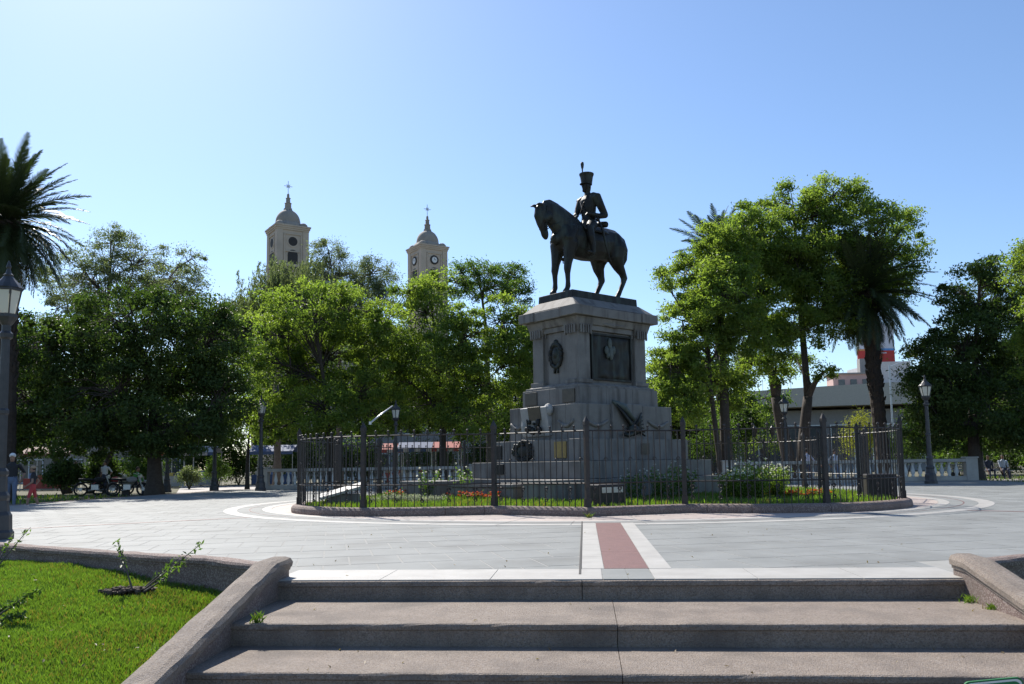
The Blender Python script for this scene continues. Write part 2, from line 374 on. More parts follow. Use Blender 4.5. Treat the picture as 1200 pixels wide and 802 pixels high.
# rings round the enclosure
def arc_piece(r0, r1, a0, a1, z, mat, name, n=6):
    m = MB(); vs = []
    for i in range(n+1):
        a = a0+(a1-a0)*i/n
        for r in (r0, r1):
            for zz in (z-0.03, z): vs.append((MC.x+r*math.cos(a), MC.y+r*math.sin(a), zz))
    fs = []
    for i in range(n):
        b = i*4; c_ = b+4
        fs += [(b+1, b+3, c_+3, c_+1), (b, b+1, c_+1, c_), (b+3, b+2, c_+2, c_+3)]
    fs += [(0,2,3,1), (n*4, n*4+1, n*4+3, n*4+2)]
    m.add(vs, fs); return m.obj(name, mat, plaza)
NR = 48
for k in range(NR):
    a0, a1 = 2*PI*k/NR+0.0008, 2*PI*(k+1)/NR-0.0008
    arc_piece(8.98, 9.28, a0, a1, 0.004, M['white_stone'], 'ring_slab', 4)
    arc_piece(8.20, 8.42, a0, a1, 0.004, M['white_stone'], 'ring_slab', 4)
    arc_piece(8.43, 8.97, a0, a1, 0.003, M['slab'], 'ring_slab', 4)
    if k % 2 == 0: arc_piece(5.6, 8.19, a0+0.001, a1+2*PI/NR-0.001, 0.0, M['pink_stone'], 'pink_slab', 6)
for k in range(24): arc_piece(8.685, 8.71, 2*PI*k/24, 2*PI*(k+1)/24-0.001, 0.005, M['red_stone'], 'ring_inlay', 6)
for sgn in (-1, 1):
    aa = MC + (PX*sgn*0.74 - AX*0.67)*9.3; bb_ = MC + (PX*sgn*0.74 - AX*0.67)*16.5
    band('radial_inlay', M['red_stone'], [aa, bb_], 0.11, 0.004, seg=1.6)
    band('radial_inlay', M['white_stone'], [aa+AX*0.12, bb_+AX*0.12], 0.05, 0.004, seg=1.6)
# low kerb along the far and side rims of the square
m = MB()
for a, b in ((SQ(-HALF, frontT+2), SQ(-HALF, HALF)), (SQ(-HALF, HALF), SQ(HALF, HALF)), (SQ(HALF, HALF), SQ(HALF, frontT+2))):
    dd = b-a; cc = (a+b)/2; m.box((cc.x, cc.y, -0.16), (dd.length+0.3, 0.3, 0.33), math.atan2(dd.y, dd.x))
tag(m.obj('rim_kerb', M['kerb'], bevel=0.02), kind='structure')

# ---- front steps: each tread is two slabs
steps = tag(empty('steps', ST(0,0)), kind='structure')
edges = [(0.0, 0.0), (-1.08, -0.16), (-1.85, -0.32), (-2.65, -0.48), (-3.5, -0.62)]
SX0, SX1 = s0+.06, s1-.06
def slab_step(s0, s1, t0, t1, z0, z1, name='step_slab'):
    m = MB(); nseg = max(2, int((s1-s0)/0.12)); vs = []; fs = []
    prof = [(t1, z0), (t0+0.012, z0), (t0+0.012, z1-0.05), (t0, z1-0.04), (t0, z1-0.018), (t0+0.006, z1-0.006), (t0+0.02, z1), (t1, z1)]
    k = len(prof)
    for i in range(nseg+1):
        s = s0+(s1-s0)*i/nseg; chip = random.random() < .07
        for a, (t, z) in enumerate(prof):
            j = (random.uniform(-.004, .004)+(random.uniform(.006,.016) if chip else 0)) if 2 <= a <= 6 else 0
            p = ST(s, t+j, z-abs(j)*0.4)-ST(0,0); vs.append((p.x, p.y, p.z))
    for i in range(nseg):
        for a in range(k):
            b = (a+1) % k; fs.append((i*k+a, (i+1)*k+a, (i+1)*k+b, i*k+b))
    fs += [tuple(range(k)), tuple(nseg*k+a for a in range(k-1, -1, -1))]
    m.add(vs, fs); return m.obj(name, M['step'], steps)
# top nosing in front of the white band
JS = (G(722, 725, -0.16)-ST(0,0)).dot(PX)
slab_step(SX0, JS-0.25, -0.002, 0.075, -0.3, -0.004, 'nosing'); slab_step(JS-0.243, SX1, -0.002, 0.075, -0.3, -0.004, 'nosing')
for (tt, zz), nxt in zip(edges[1:], edges[:-1]):
    slab_step(SX0, JS-0.0025, tt, nxt[0]+0.02, zz-0.30, zz); slab_step(JS+0.0025, SX1, tt, nxt[0]+0.02, zz-0.30, zz)
# ---- side copings of the steps and back walls of the two lawns
def coping(name, path, label, r=0.118, drop=0.62, group=None):
    t = empty(name, path[0]); tag(t, label, 'garden wall', group); o = Vector(path[0]); m = MB(); wl = MB()
    prof = [(-0.84,-0.8),(-0.84,-0.42),(-1.0,-0.34),(-1.02,0.22),(-0.86,0.6),(-0.45,0.78),(0.4,0.78),(0.84,0.6),(1.02,0.22),(1.0,-0.34),(0.84,-0.42),(0.84,-0.8)]
    P = [Vector(p)-o for p in path]; k = len(prof); vs = []; fs = []
    fine = []
    for a, b in zip(P[:-1], P[1:]):
        n_ = max(1, int((b-a).length/0.15))
        fine += [a+(b-a)*(i/n_) for i in range(n_)]
    fine.append(P[-1])
    for i, p in enumerate(fine):
        tn = fine[min(i+1, len(fine)-1)]-fine[max(i-1, 0)]; tn.z = 0; tn.normalize(); side = Vector((tn.y, -tn.x, 0))
        for a, b in prof:
            jt = random.uniform(-.004, .004); vs.append(p+side*(a*r+jt)+Vector((0,0,b*r*0.62+jt)))
    for i in range(len(fine)-1):
        for a in range(k): b = (a+1) % k; fs.append((i*k+a, i*k+b, (i+1)*k+b, (i+1)*k+a))
    fs += [tuple(range(k-1,-1,-1)), tuple((len(fine)-1)*k+a for a in range(k))]
    m.add(vs, fs); m.obj('coping', M['step'] if 'stair' in name else M['kerb'], t, smooth=False)
    vs = []; fs = []
    for i, p in enumerate(fine):
        tn = fine[min(i+1, len(fine)-1)]-fine[max(i-1, 0)]; tn.z = 0; tn.normalize(); side = Vector((tn.y, -tn.x, 0))
        for a, b in ((-0.74, -drop), (0.74, -drop), (0.74, -r*0.45), (-0.74, -r*0.45)): vs.append(p+side*(a*r)+Vector((0,0,b)))
    for i in range(len(fine)-1):
        for a in range(4): b = (a+1) % 4; fs.append((i*4+a, i*4+b, (i+1)*4+b, (i+1)*4+a))
    fs += [(3,2,1,0), tuple((len(fine)-1)*4+a for a in range(4))]
    wl.add(vs, fs); wl.obj('wall', M['kerb'], t); return t
def stairwall(top):
    t0 = (top-ST(0,0)).dot(AX); s0 = (top-ST(0,0)).dot(PX)
    return [ST(s0, max(t0, 0.0)+0.12, 0.12), ST(s0, -0.05, 0.115), ST(s0+(0.17 if s0 < 0 else -0.02), -3.6, -0.56)]
coping('stair_wall', stairwall(LT), 'sloping rough stone coping wall between steps and wide sunny lawn')
coping('stair_wall', stairwall(RT), 'sloping rough stone coping wall beside step edge with grass tufts')
coping('lawn_wall', LWB, 'long low reddish aggregate wall behind lawn with sapling', r=0.09, drop=0.7)
coping('lawn_wall', RWB, 'short low dark wall behind grass at right of steps', r=0.09, drop=0.7)

# ---- lawns beside the steps: sloping sheets with blades
def blades(name, pts, h, wdt, mat, parent, lean=0.5):
    P = np.array(pts, dtype=np.float64); N = len(P)
    a = rng.uniform(0, 2*PI, N); hh = h*rng.uniform(0.5, 1.3, N)*(1+0.3*np.sin(P[:,0]*4.3+1.7*np.sin(P[:,1]*3.1))*np.sin(P[:,1]*5.2+P[:,0])); ww = wdt*rng.uniform(0.7, 1.3, N)
    ln = lean*hh*rng.uniform(0.1, 1.2, N); b = rng.uniform(0, 2*PI, N)
    sx, sy = np.cos(a)*ww/2, np.sin(a)*ww/2; lx, ly = np.cos(b)*ln, np.sin(b)*ln
    V = np.zeros((N, 4, 3)); V[:,0] = P; V[:,0,0] -= sx; V[:,0,1] -= sy; V[:,1] = P; V[:,1,0] += sx; V[:,1,1] += sy
    V[:,2] = P; V[:,2,0] += sx*0.7+lx*0.35; V[:,2,1] += sy*0.7+ly*0.35; V[:,2,2] += hh*0.6
    V[:,3] = P; V[:,3,0] += lx; V[:,3,1] += ly; V[:,3,2] += hh
    I = np.arange(N)[:,None]*4; T = np.concatenate([I+[0,1,2], I+[0,2,3]])
    lf = 0.5*np.sin(P[:,0]*3.1+np.sin(P[:,1]*2.3)*2)*np.sin(P[:,1]*2.7+P[:,0]*1.1)+0.35*np.sin(P[:,0]*9.3+P[:,1]*4.1)*np.sin(P[:,1]*8.1-P[:,0]*5)
    v = np.repeat(np.clip(rng.normal(0.43, 0.26, N)+0.28*lf, 0, 1), 4)
    return put(name, np_mesh(name, V.reshape(-1,3), T, mat, attr=v), parent)
def lawn_z(y): return -0.075 - 0.112*max(0, 8.8-y)
lawn = MB()
def lawn_sheet(poly_l, poly_r, name):
    m = MB(); n = 24
    vs = []; fs = []
    for (lx, ly), (rx, ry) in zip(poly_l, poly_r):
        for i in range(n+1):
            x, y = lx+(rx-lx)*i/n, ly+(ry-ly)*i/n
            vs.append((x, y, min(-0.06, lawn_z(y)+0.02*math.sin(x*2.1+y*1.3)+(0.06 if x > 0 else 0))))
    for j in range(len(poly_l)-1):
        for i in range(n): fs.append((j*(n+1)+i, j*(n+1)+i+1, (j+1)*(n+1)+i+1, (j+1)*(n+1)+i))
    m.add(vs, fs); o = tag(m.obj(name, M['lawn']), kind='structure'); return o
yl = [2.5+0.5*i for i in range(17)]
def wallx(y, s):                                                            # x of the stair wall line at distance y
    t = (y-7.15-(-0.084)*s)/0.9965; p = ST(s, t); return p.x
lawn_sheet([(-16, y) for y in yl], [(wallx(y, s0), y) for y in yl], 'lawn')
lawn_sheet([(wallx(y, s1), y) for y in yl], [(16, y) for y in yl], 'lawn')
def inhole(x, y, hc, r): return ((x-hc.x)/r)**2+((y-hc.y)/(r*0.8))**2 < 1
def on_lawn(px, py):
    y = 7.0
    for _ in range(40): p = G(px, py, lawn_z(y)); y = 0.5*y+0.5*p.y
    return Vector((p.x, p.y, lawn_z(p.y)+0.02*math.sin(p.x*2.1+p.y*1.3)))
HOLE = on_lawn(150, 696)
pts = []
def backy(x):                                                               # the left back wall as y(x)
    for a, b in zip(LWB[:-1], LWB[1:]):
        if b.x <= x <= a.x: return a.y+(b.y-a.y)*(x-a.x)/(b.x-a.x)
    return 11.0
while len(pts) < 120000:
    y = 4.2+(random.random()**0.8)*7.2; x = -y*0.68+random.random()*(y*0.68-1.5)
    if x > wallx(y, s0)-0.12 or y > backy(x)-0.1 or inhole(x, y, HOLE, 0.24): continue
    if math.sin(x*5.1+y*3.3)+math.sin(x*2.3-y*4.7) > 1.55 and random.random() < 0.5: continue
    pts.append((x, y, lawn_z(y)+0.02*math.sin(x*2.1+y*1.3)-0.005))
tag(blades('grass', pts, 0.048, 0.009, M['grass'], None), 'short sunlit grass blades of lawn beside steps', 'grass', kind='stuff')
pts = []
while len(pts) < 9000:
    y = 4.5+random.random()*3.6; x = 3.6+random.random()*2.6
    if x < wallx(y, s1)+0.12: continue
    if y > 7.4: continue
    pts.append((x, y, lawn_z(y)+.05))
tag(blades('grass', pts, 0.11, 0.013, M['grass'], None), 'longer grass blades beyond coping at right of steps', 'grass', kind='stuff')

# ================================================================== ENCLOSURE: kerb, grass, fence
EAX = Vector((0.106, 0.9944, 0)); EPX = Vector((0.9944, -0.106, 0))
def EN(s, t, z=0.0): return MC + EPX*s - EAX*t + Vector((0, 0, z))          # t towards the steps
quarter = [(0, 7.05), (1.88, 6.12), (3.3, 6.42), (4.7, 6.3), (5.75, 5.65), (6.5, 4.65), (6.8, 3.3), (6.45, 1.88)]
def smooth(pts, n=6):
    out = []
    for i in range(len(pts)-1):
        p0, p1, p2, p3 = pts[max(i-1,0)], pts[i], pts[i+1], pts[min(i+2, len(pts)-1)]
        for k in range(n):
            t = k/n
            out.append(tuple(0.5*(2*p1[a]+(p2[a]-p0[a])*t+(2*p0[a]-5*p1[a]+4*p2[a]-p3[a])*t*t+(3*p1[a]-p0[a]-3*p2[a]+p3[a])*t**3) for a in (0, 1)))
    return out+[pts[-1]]
lobe = smooth(quarter[1:], 6)                                               # notch to notch round one corner
q1 = [(0, 7.05)]+lobe                                                        # front tip to side notch
outline = q1 + [(7.2, 0)] + [(x, -y) for x, y in reversed(lobe)] + [(0, -7.05)] + [(-x, -y) for x, y in lobe] + [(-7.2, 0)] + [(-x, y) for x, y in reversed(lobe)]
OUT = [EN(x, y) for x, y in outline]; NO = len(OUT)
def inset(d):
    res = []
    for i, p in enumerate(OUT):
        a, b = OUT[i-1], OUT[(i+1) % NO]; e1 = (p-a).normalized(); e2 = (b-p).normalized()
        n1 = Vector((e1.y, -e1.x, 0)); n2 = Vector((e2.y, -e2.x, 0)); nn = (n1+n2).normalized()
        if nn.dot(p-MC) > 0: nn = -nn
        res.append(p + nn*(d/max(0.5, abs(nn.dot(n1)))))
    return res
kerb = tag(empty('kerb', MC), kind='structure')
prof = [(0.0, -0.05), (-0.02, 0.05), (-0.012, 0.11), (0.02, 0.15), (0.07, 0.168), (0.25, 0.165), (0.28, 0.14), (0.28, -0.05)]
rings = [[p+Vector((0,0,z)) for p in inset(d)] for d, z in prof]
i = 0
while i < NO:
    n_ = 2 if 0 < i % 45 else 1
    n_ = 3 if (i+3 <= NO) else NO-i
    # pieces break at tips and notches
    m = MB(); vs = []; fs = []; k = len(prof)
    for j in range(n_+1):
        jj = (i+j) % NO; eps = (0.004 if j == 0 else -0.004 if j == n_ else 0)
        nxt = (OUT[(jj+1) % NO]-OUT[jj]).normalized() if eps > 0 else (OUT[jj]-OUT[jj-1]).normalized()
        for a in range(k): vs.append(rings[a][jj]+nxt*eps-MC)
    for j in range(n_):
        for a in range(k): b = (a+1) % k; fs.append((j*k+a, (j+1)*k+a, (j+1)*k+b, j*k+b))
    fs += [tuple(range(k)), tuple(n_*k+a for a in range(k-1,-1,-1))]
    m.add(vs, fs); m.obj('kerb_stone', M['kerb'], kerb); i += n_
inner = inset(0.275); m = MB(); m.prism([(p.x, p.y) for p in reversed(inner)] if False else [(p.x, p.y) for p in inner], -0.05, 0.115)
eg = tag(m.obj('enclosure_lawn', M['lawn']), kind='structure')
MU = Vector((math.cos(TH), math.sin(TH), 0)); MV = Vector((-math.sin(TH), math.cos(TH), 0))
pts = []; inn2 = inset(0.30)
while len(pts) < 42000:
    x, y = random.uniform(-6, 10), random.uniform(15, 31)
    if y > 23 and random.random() < 0.55: continue
    dd = Vector((x, y, 0))-MC
    if abs(dd.dot(MU)) < 2.5 and abs(dd.dot(MV)) < 2.1: continue
    if in_poly(x, y, inn2): pts.append((x, y, 0.11))
tag(blades('grass', pts, 0.10, 0.022, M['grass'], None), 'bright grass inside the iron fence around monument', 'grass', kind='stuff')

fence = tag(empty('iron_fence', MC+Vector((0,0,0.165))), 'dark iron picket fence on stone kerb around the monument', 'fence')
FP = inset(0.15); FZ = 0.165
mb = MB(); mb.frustum((0,0,0), (0.082,0.082), (0.082,0.082), 0, 1.55); mb.frustum((0,0,0), (0.108,0.108), (0.108,0.108), 0, 0.16)
mb.frustum((0,0,0), (0.1,0.1), (0.1,0.1), 1.52, 1.56)
post_me = mb.mesh('post', M['iron'])
mb = MB(); mb.frustum((0,0,0), (0.096,0.096), (0.096,0.096), 0, 0.03); mb.frustum((0,0,0), (0.09,0.09), (0.005,0.005), 0.03, 0.14)
cap_me = mb.mesh('post_cap', M['iron'])
# distances along the fence
tip_idx = []
seglen = [0.0]
for i in range(NO): seglen.append(seglen[-1]+(FP[(i+1) % NO]-FP[i]).length)
TOT = seglen[-1]
def fpt(s):
    s %= TOT
    i = int(np.searchsorted(seglen, s, side='right'))-1; i = min(max(i, 0), NO-1)
    a, b = FP[i], FP[(i+1) % NO]; L = (b-a).length
    return a+(b-a)*((s-seglen[i])/L if L > 0 else 0), math.atan2((b-a).y, (b-a).x)
nl = len(lobe)
pidx = []
for qd in range(4):
    base = qd*(nl+1); pidx += [base, base+1]; pidx += [base+1+int(nl*0.31), base+1+int(nl*0.69), base+nl]
pidx = sorted(set(i % NO for i in pidx))
ps = [seglen[i] for i in pidx]
for s in ps:
    p, a = fpt(s+0.001); po = put('post', post_me, fence, (p.x-MC.x, p.y-MC.y, 0), rz=a); put('post_cap', cap_me, po, (0,0,1.56))
mb = MB(); mb.box((0,0,0.735), (0.015,0.015,1.47)); mb.ball((0,0,1.50), 0.028, 6, 4); mb.box((0,0,1.455), (0.04,0.04,0.02)); tall_me = mb.mesh('picket', M['iron'])
mb = MB(); mb.box((0,0,0.715), (0.0135,0.0135,1.41)); short_me = mb.mesh('picket', M['iron'])
def curl(scale, turns=1.1, z0=0.0, flip=1, n=9):
    return [(flip*scale*(1-0.55*k/(n-1))*math.cos(2*PI*turns*k/(n-1)), 0, z0+scale*(1-0.55*k/(n-1))*math.sin(2*PI*turns*k/(n-1))) for k in range(n)]
mb = MB()
for f_ in (1, -1):
    mb.tube([(p[0]+f_*0.0, p[1], p[2]) for p in curl(0.045, 1.2, 0.33, f_)], 0.008, 4); mb.tube([(p[0], p[1], p[2]) for p in curl(0.04, 1.2, 0.12, -f_)], 0.008, 4)
mb.tube([(0.035,0,0.10),(-0.02,0,0.2),(0.03,0,0.26),(-0.035,0,0.34)], 0.008, 4); scroll_me = mb.mesh('scroll', M['iron'])
mb = MB(); mb.tube(curl(0.042, 0.82, 0.88), 0.010, 4); ring_me = mb.mesh('ring_ornament', M['iron'])
bars = []
for a, b in zip(ps, ps[1:]+[ps[0]+TOT]):
    L = b-a; k = max(2, round(L/0.137)); k += k % 2
    for i in range(1, k): bars.append((a+L*i/k, i % 2 == 0, i))
bars_w = []
for s, tl, i in bars:
    p, ang = fpt(s); bars_w.append((p.y, p, ang, tl, i))
bars_w.sort(key=lambda q: q[0])
far = MB()
for k, (yy, p, ang, tl, i) in enumerate(bars_w):
    loc = (p.x-MC.x, p.y-MC.y, 0.0)
    if k < 290:
        put('picket', tall_me if tl else short_me, fence, loc, rz=ang)
    else:
        far.box((loc[0], loc[1], 0.73 if tl else 0.70), (0.0145, 0.0145, 1.46 if tl else 1.40), ang)
        if tl: far.ball((loc[0], loc[1], 1.49), 0.028, 6, 4)
    if i % 2 == 1 and k < 420:
        if i % 4 == 1: put('scroll', scroll_me, fence, (loc[0]+0.02, loc[1], 0), rz=ang)
        if i % 4 == 3: put('ring_ornament', ring_me, fence, loc, rz=ang)
tag(far.obj('far_pickets', M['iron'], fence), kind='stuff')
for z in (0.44, 1.42):
    for a, b in zip(ps, ps[1:]+[ps[0]+TOT]):
        k = max(2, int((b-a)/0.35)); pp = [fpt(a+(b-a)*j/k)[0]-MC for j in range(k+1)]
        m = MB(); m.tube([(p.x, p.y, z) for p in pp], 0.014, 4); m.obj('rail', M['iron'], fence)

# things standing inside the enclosure
def slab_thing(name, label, cat, loc, dims, rz, mat, tilt=0.0, bevel=0.015, extra=None):
    t = tag(empty(name, loc, rz), label, cat)
    m = MB(); m.box((0,0,dims[2]/2), dims); o = m.obj('block', mat, t, bevel=bevel); return t
t = tag(empty('memorial_slab', G(402, 592, 0.12), rad(12)), 'tilted pale marble memorial slab on grass inside fence corner', 'memorial slab')
m = MB(); m.box((0,0,0.13), (0.75,0.45,0.24)); m.obj('base', M['granite'], t, bevel=0.015)
m = MB(); m.box((0,0,0), (1.05,0.7,0.06), rot=Matrix.Rotation(rad(6),3,'X')@Matrix.Rotation(rad(-15),3,'Y')); m.obj('slab', M['white_stone'], t, loc=(0,-0.02,0.33), bevel=0.008)
t = tag(empty('floodlight_box', EN(0.32, 5.6, 0.115), TH), 'dark box with pale lens row behind the front fence post', 'floodlight')
m = MB(); m.box((0,0,0.22), (0.75,0.4,0.44)); m.obj('housing', M['iron'], t, bevel=0.02)
for k in range(2): m = MB(); m.box((0,0,0), (0.26,0.015,0.11)); m.obj('lens', M['lamp_glass'], t, loc=(-0.16+0.33*k,-0.208,0.33))
t = tag(empty('floodlight_box', G(1032, 585, 0.12), rad(-10)), 'dark squat box behind ornamental pickets near right fence corner', 'floodlight')
m = MB(); m.box((0,0,0.27), (0.62,0.4,0.54)); m.obj('housing', M['iron'], t, bevel=0.03); m = MB(); m.box((0,0,0), (0.4,0.012,0.2)); m.obj('lens', M['void'], t, loc=(0,-0.207,0.34))
pr = Dp(434, 496, 17.9); pt = Dp(460, 476, 18.6)
t = tag(empty('bracket_arm', pr), 'slanting bright metal arm rising from fence post', 'bracket')
m = MB(); m.tube([(0,0,0), tuple((pt-pr)*0.5+Vector((0,0,0.01))), tuple(pt-pr)], [0.02,0.018,0.014], 6); m.obj('arm', M['metal'], t, smooth=True)
m = MB(); m.box((0,0,0), (0.05,0.05,0.06)); m.obj('clamp', M['metal'], t)

# ================================================================== MONUMENT PEDESTAL
ped = tag(empty('stone_pedestal', MC+Vector((0,0,0.1)), TH), 'grey granite stepped pedestal with bronze plaques carrying the horse statue', 'pedestal')
PZ = -0.1                                                                   # child z offset
def blocks(wd, dp, z0, z1, nx, ny, thick=0.35, g=0.004, bevel=0.012, name='stone_block'):
    for side in (0, 1):
        for sg in (-1, 1):
            n_ = nx if side == 0 else ny
            L = wd if side == 0 else dp-2*thick
            for k in range(n_):
                l0 = -L/2+L*k/n_; cx = l0+L/n_/2
                m = MB(); m.box((0,0,0), ((L/n_-g), thick-g, z1-z0-g) if side == 0 else (thick-g, L/n_-g, z1-z0-g))
                lc = (cx, sg*(dp/2-thick/2), (z0+z1)/2+PZ) if side == 0 else (sg*(wd/2-thick/2), cx, (z0+z1)/2+PZ)
                m.obj(name, M['granite'], ped, loc=lc, bevel=bevel)
    m = MB(); m.box((0,0,(z0+z1)/2+PZ-0.01), (wd-2*thick+0.02, dp-2*thick+0.02, z1-z0-0.015)); m.obj('core', M['granite'], ped)
def ring_mould(wd, dp, z0, z1, wd2=None, dp2=None, name='moulding'):
    m = MB(); m.frustum((0,0,PZ), (wd,dp), (wd2 or wd, dp2 or dp), z0, z1); m.obj(name, M['granite'], ped, bevel=0.01)
blocks(5.3, 4.5, 0.05, 0.62, 4, 3, 0.5)
blocks(4.9, 4.1, 0.624, 1.04, 3, 3, 0.6)
blocks(4.05, 3.2, 1.044, 1.58, 3, 3, 0.5)
blocks(3.45, 2.65, 1.584, 2.45, 3, 3, 0.5)
blocks(2.98, 2.12, 2.454, 2.90, 3, 2, 0.4)
ring_mould(2.86, 2.0, 2.902, 2.96); ring_mould(2.74, 1.88, 2.961, 3.02, 2.62, 1.76)
m = MB(); m.box((0,0,3.70+PZ), (2.42,1.54,1.36)); m.obj('shaft', M['granite'], ped, bevel=0.01)
for sx in (-1,1):
    for sy in (-1,1):
        m = MB(); m.box((0,0,0), (0.42,0.40,1.32)); p_ = m.obj('pilaster', M['granite'], ped, loc=(sx*(1.275-0.21+0.0), sy*(0.86-0.20), 3.685+PZ), bevel=0.012)
        m = MB(); m.frustum((0,0,0), (0.46,0.44), (0.62,0.60), 0, 0.30)
        for k in range(-2,3):                                               # drop ornaments of the capital
            m.box((k*0.085, -sy*0-0.285*1, 0.05), (0.05,0.03,0.22)); m.box((k*0.085, 0.285, 0.05), (0.05,0.03,0.22)); m.box((-0.295, k*0.085, 0.05), (0.03,0.05,0.22)); m.box((0.295, k*0.085, 0.05), (0.03,0.05,0.22))
        m.obj('capital', M['granite'], p_, loc=(0,0,0.655), bevel=0.006)
        m = MB(); m.box((0,0,0), (0.52,0.50,0.10)); m.obj('pilaster_base', M['granite'], p_, loc=(0,0,-0.62), bevel=0.01)
ring_mould(2.56, 1.70, 4.384, 4.52); ring_mould(2.66, 1.80, 4.521, 4.70, 2.82, 1.95)
m = MB(); m.box((0,0,4.83+PZ), (3.02,2.10,0.24)); m.obj('cornice', M['granite'], ped, bevel=0.015)
for sx in (-1,1):
    for sy in (-1,1):
        m = MB(); m.box((0,0,0), (0.62,0.58,0.25)); m.obj('cornice_corner', M['granite'], ped, loc=(sx*(1.56-0.31), sy*(1.10-0.29), 4.832+PZ), bevel=0.015)
m = MB(); m.frustum((0,0,PZ), (3.0,2.08), (2.52,1.38), 4.958, 5.23); m.obj('cap_slope', M['granite'], ped, bevel=0.02)
# long (right) face is y = -d/2, short (left) face is x = -w/2
def garland(n=9, wd=0.9, sag=0.12): return [(-wd/2+wd*k/(n-1), 0, -sag*math.sin(PI*k/(n-1))) for k in range(n)]
m = MB(); m.tube(garland(11, 1.1, 0.05), [0.02+0.03*math.sin(PI*k/10) for k in range(11)], 6); m.ball((0,0,-0.01), (0.09,0.05,0.09), 8, 6); m.obj('garland', M['granite'], ped, loc=(0,-0.905,4.60+PZ))
def relief(w_, h_, seed, amp=0.05, step=0.045, figures=()):                 # cast relief panel as a height field
    r_ = random.Random(seed); nx, nz = int(w_/step), int(h_/step); m = MB(); vs = []; fs = []
    ph = [(r_.uniform(-w_/2,w_/2), r_.uniform(-h_/2,h_/2), r_.uniform(0.06,0.16), r_.uniform(0.3,1)) for _ in range(int(w_*h_*26))]
    for j in range(nz+1):
        for i in range(nx+1):
            x, z = -w_/2+w_*i/nx, -h_/2+h_*j/nz; hgt = 0
            for (a, b, c_, d_) in ph: hgt = max(hgt, d_*math.exp(-((x-a)/c_)**2-((z-b)/(c_*1.7))**2))
            e = min(1, min(w_/2-abs(x), h_/2-abs(z))/0.06); vs.append((x, -0.02-amp*hgt*e, z))
    for j in range(nz):
        for i in range(nx): a = j*(nx+1)+i; fs.append((a, a+1, a+nx+2, a+nx+1))
    m.add(vs, fs); return m
t = relief(1.42, 1.12, 3); o = t.obj('relief_plaque', M['bronze'], ped, loc=(0,-0.775,3.72+PZ), smooth=True)
m = MB()
for (x, z, w_, h_) in ((0,0.585,1.5,0.05),(0,-0.585,1.5,0.05),(-0.735,0,0.05,1.12),(0.735,0,0.05,1.12)): m.box((x,-0.03,z), (w_,0.06,h_))
m.obj('plaque_frame', M['bronze'], o)
m = MB()
for (x, z, a, b) in ((-0.02,0.28,0.07,0.16),(0.02,0.05,0.09,0.2),(-0.14,0.1,0.07,0.12),(0.12,0.12,0.06,0.12),(-0.1,-0.02,0.05,0.1)): m.ball((x,-0.07,z), (a,0.05,b), 10, 6)
m.obj('green_figure', M['bronze_green'], o, loc=(-0.08,0,0.08), smooth=True)
m = MB()
for k in range(40):                                                         # oval wreath medallion on the short face
    a = 2*PI*k/40; m.ball((-0.03, 0.21*math.cos(a)*random.uniform(.9,1.1), 0.30*math.sin(a)*random.uniform(.94,1.06)), (0.045,0.055,0.06), 6, 4)
m.ball((-0.01,0,0), (0.05,0.19,0.27), 14, 8); m.ball((-0.04,0,0.05), (0.05,0.1,0.14), 10, 6); m.box((-0.02,0.06,-0.38), (0.04,0.05,0.16)); m.box((-0.02,-0.06,-0.38), (0.04,0.05,0.16)); m.ball((-0.02,0,0.34), (0.05,0.08,0.09), 8, 5)
m.obj('oval_medallion', M['bronze'], ped, loc=(-1.215,0.0,3.78+PZ), smooth=True)
def plq(name, mat, y, z, w_, h_, x, th=0.03, face='short'):
    m = MB(); m.box((0,0,0), (th, w_, h_) if face == 'short' else (w_, th, h_)); return m.obj(name, mat, ped, loc=(x, y, z+PZ) if face == 'short' else (y, x, z+PZ), bevel=0.006)
M['dull_bronze'] = mk('dull_bronze', (0.09,0.075,0.055), (0.065,0.055,0.042), 8, 0.5, 0.15, 50, metal=0.3)
plq('plaque', M['dull_bronze'], 0.70, 2.68, 0.46, 0.34, -1.505); plq('plaque', M['dull_bronze'], -0.72, 2.68, 0.44, 0.34, -1.505)
# carved scroll, emblem, wreath and brass plaque on the short side
m = MB(); m.box((0,0,0), (0.16,1.0,0.74), rot=Matrix.Rotation(rad(-10),3,'Y')); m.ball((-0.02,-0.46,0.28), (0.1,0.16,0.16), 10, 6); m.ball((0,0.45,-0.1), (0.1,0.14,0.3), 10, 6); o = m.obj('carved_scroll', M['marble'], ped, loc=(-1.78,0.18,2.06+PZ), bevel=0.03)
m = MB(); m.box((0,0,0), (0.05,0.46,0.34), rot=Matrix.Rotation(rad(-10),3,'Y')); m.obj('tilted_plaque', M['dull_bronze'], o, loc=(-0.115,-0.05,0.2), bevel=0.006)
m = MB()
for k in range(26): m.ball((-0.12, random.uniform(-.27,.27), random.uniform(-.22,.14)), (0.05, random.uniform(.03,.08), random.uniform(.03,.08)), 6, 4)
for k in (-1,1): m.tube([(-0.14,k*0.08,-0.2),(-0.15,k*0.2,0.0),(-0.13,k*0.24,0.16)], 0.02, 5)
m.obj('emblem', M['bronze'], o, loc=(0,0,-0.1), smooth=True)
m = MB()
for k in range(60):
    a = 2*PI*k/60; rr = random.uniform(.7,1.1); m.ball((-0.03, 0.36*rr*math.cos(a), 0.24*rr*math.sin(a)), (0.05,0.06,0.05), 6, 4)
m.ball((0,0,0), (0.05,0.3,0.2), 12, 6); m.obj('wreath', M['bronze'], ped, loc=(-2.03,0.42,1.31+PZ), smooth=True)
plq('plaque', M['brass'], -0.95, 1.32, 0.42, 0.40, -2.04); plq('plaque', M['bronze'], 0.85, 0.86, 0.28, 0.26, -2.465); plq('plaque', M['bronze'], 1.42, 1.30, 0.26, 0.36, -2.04)
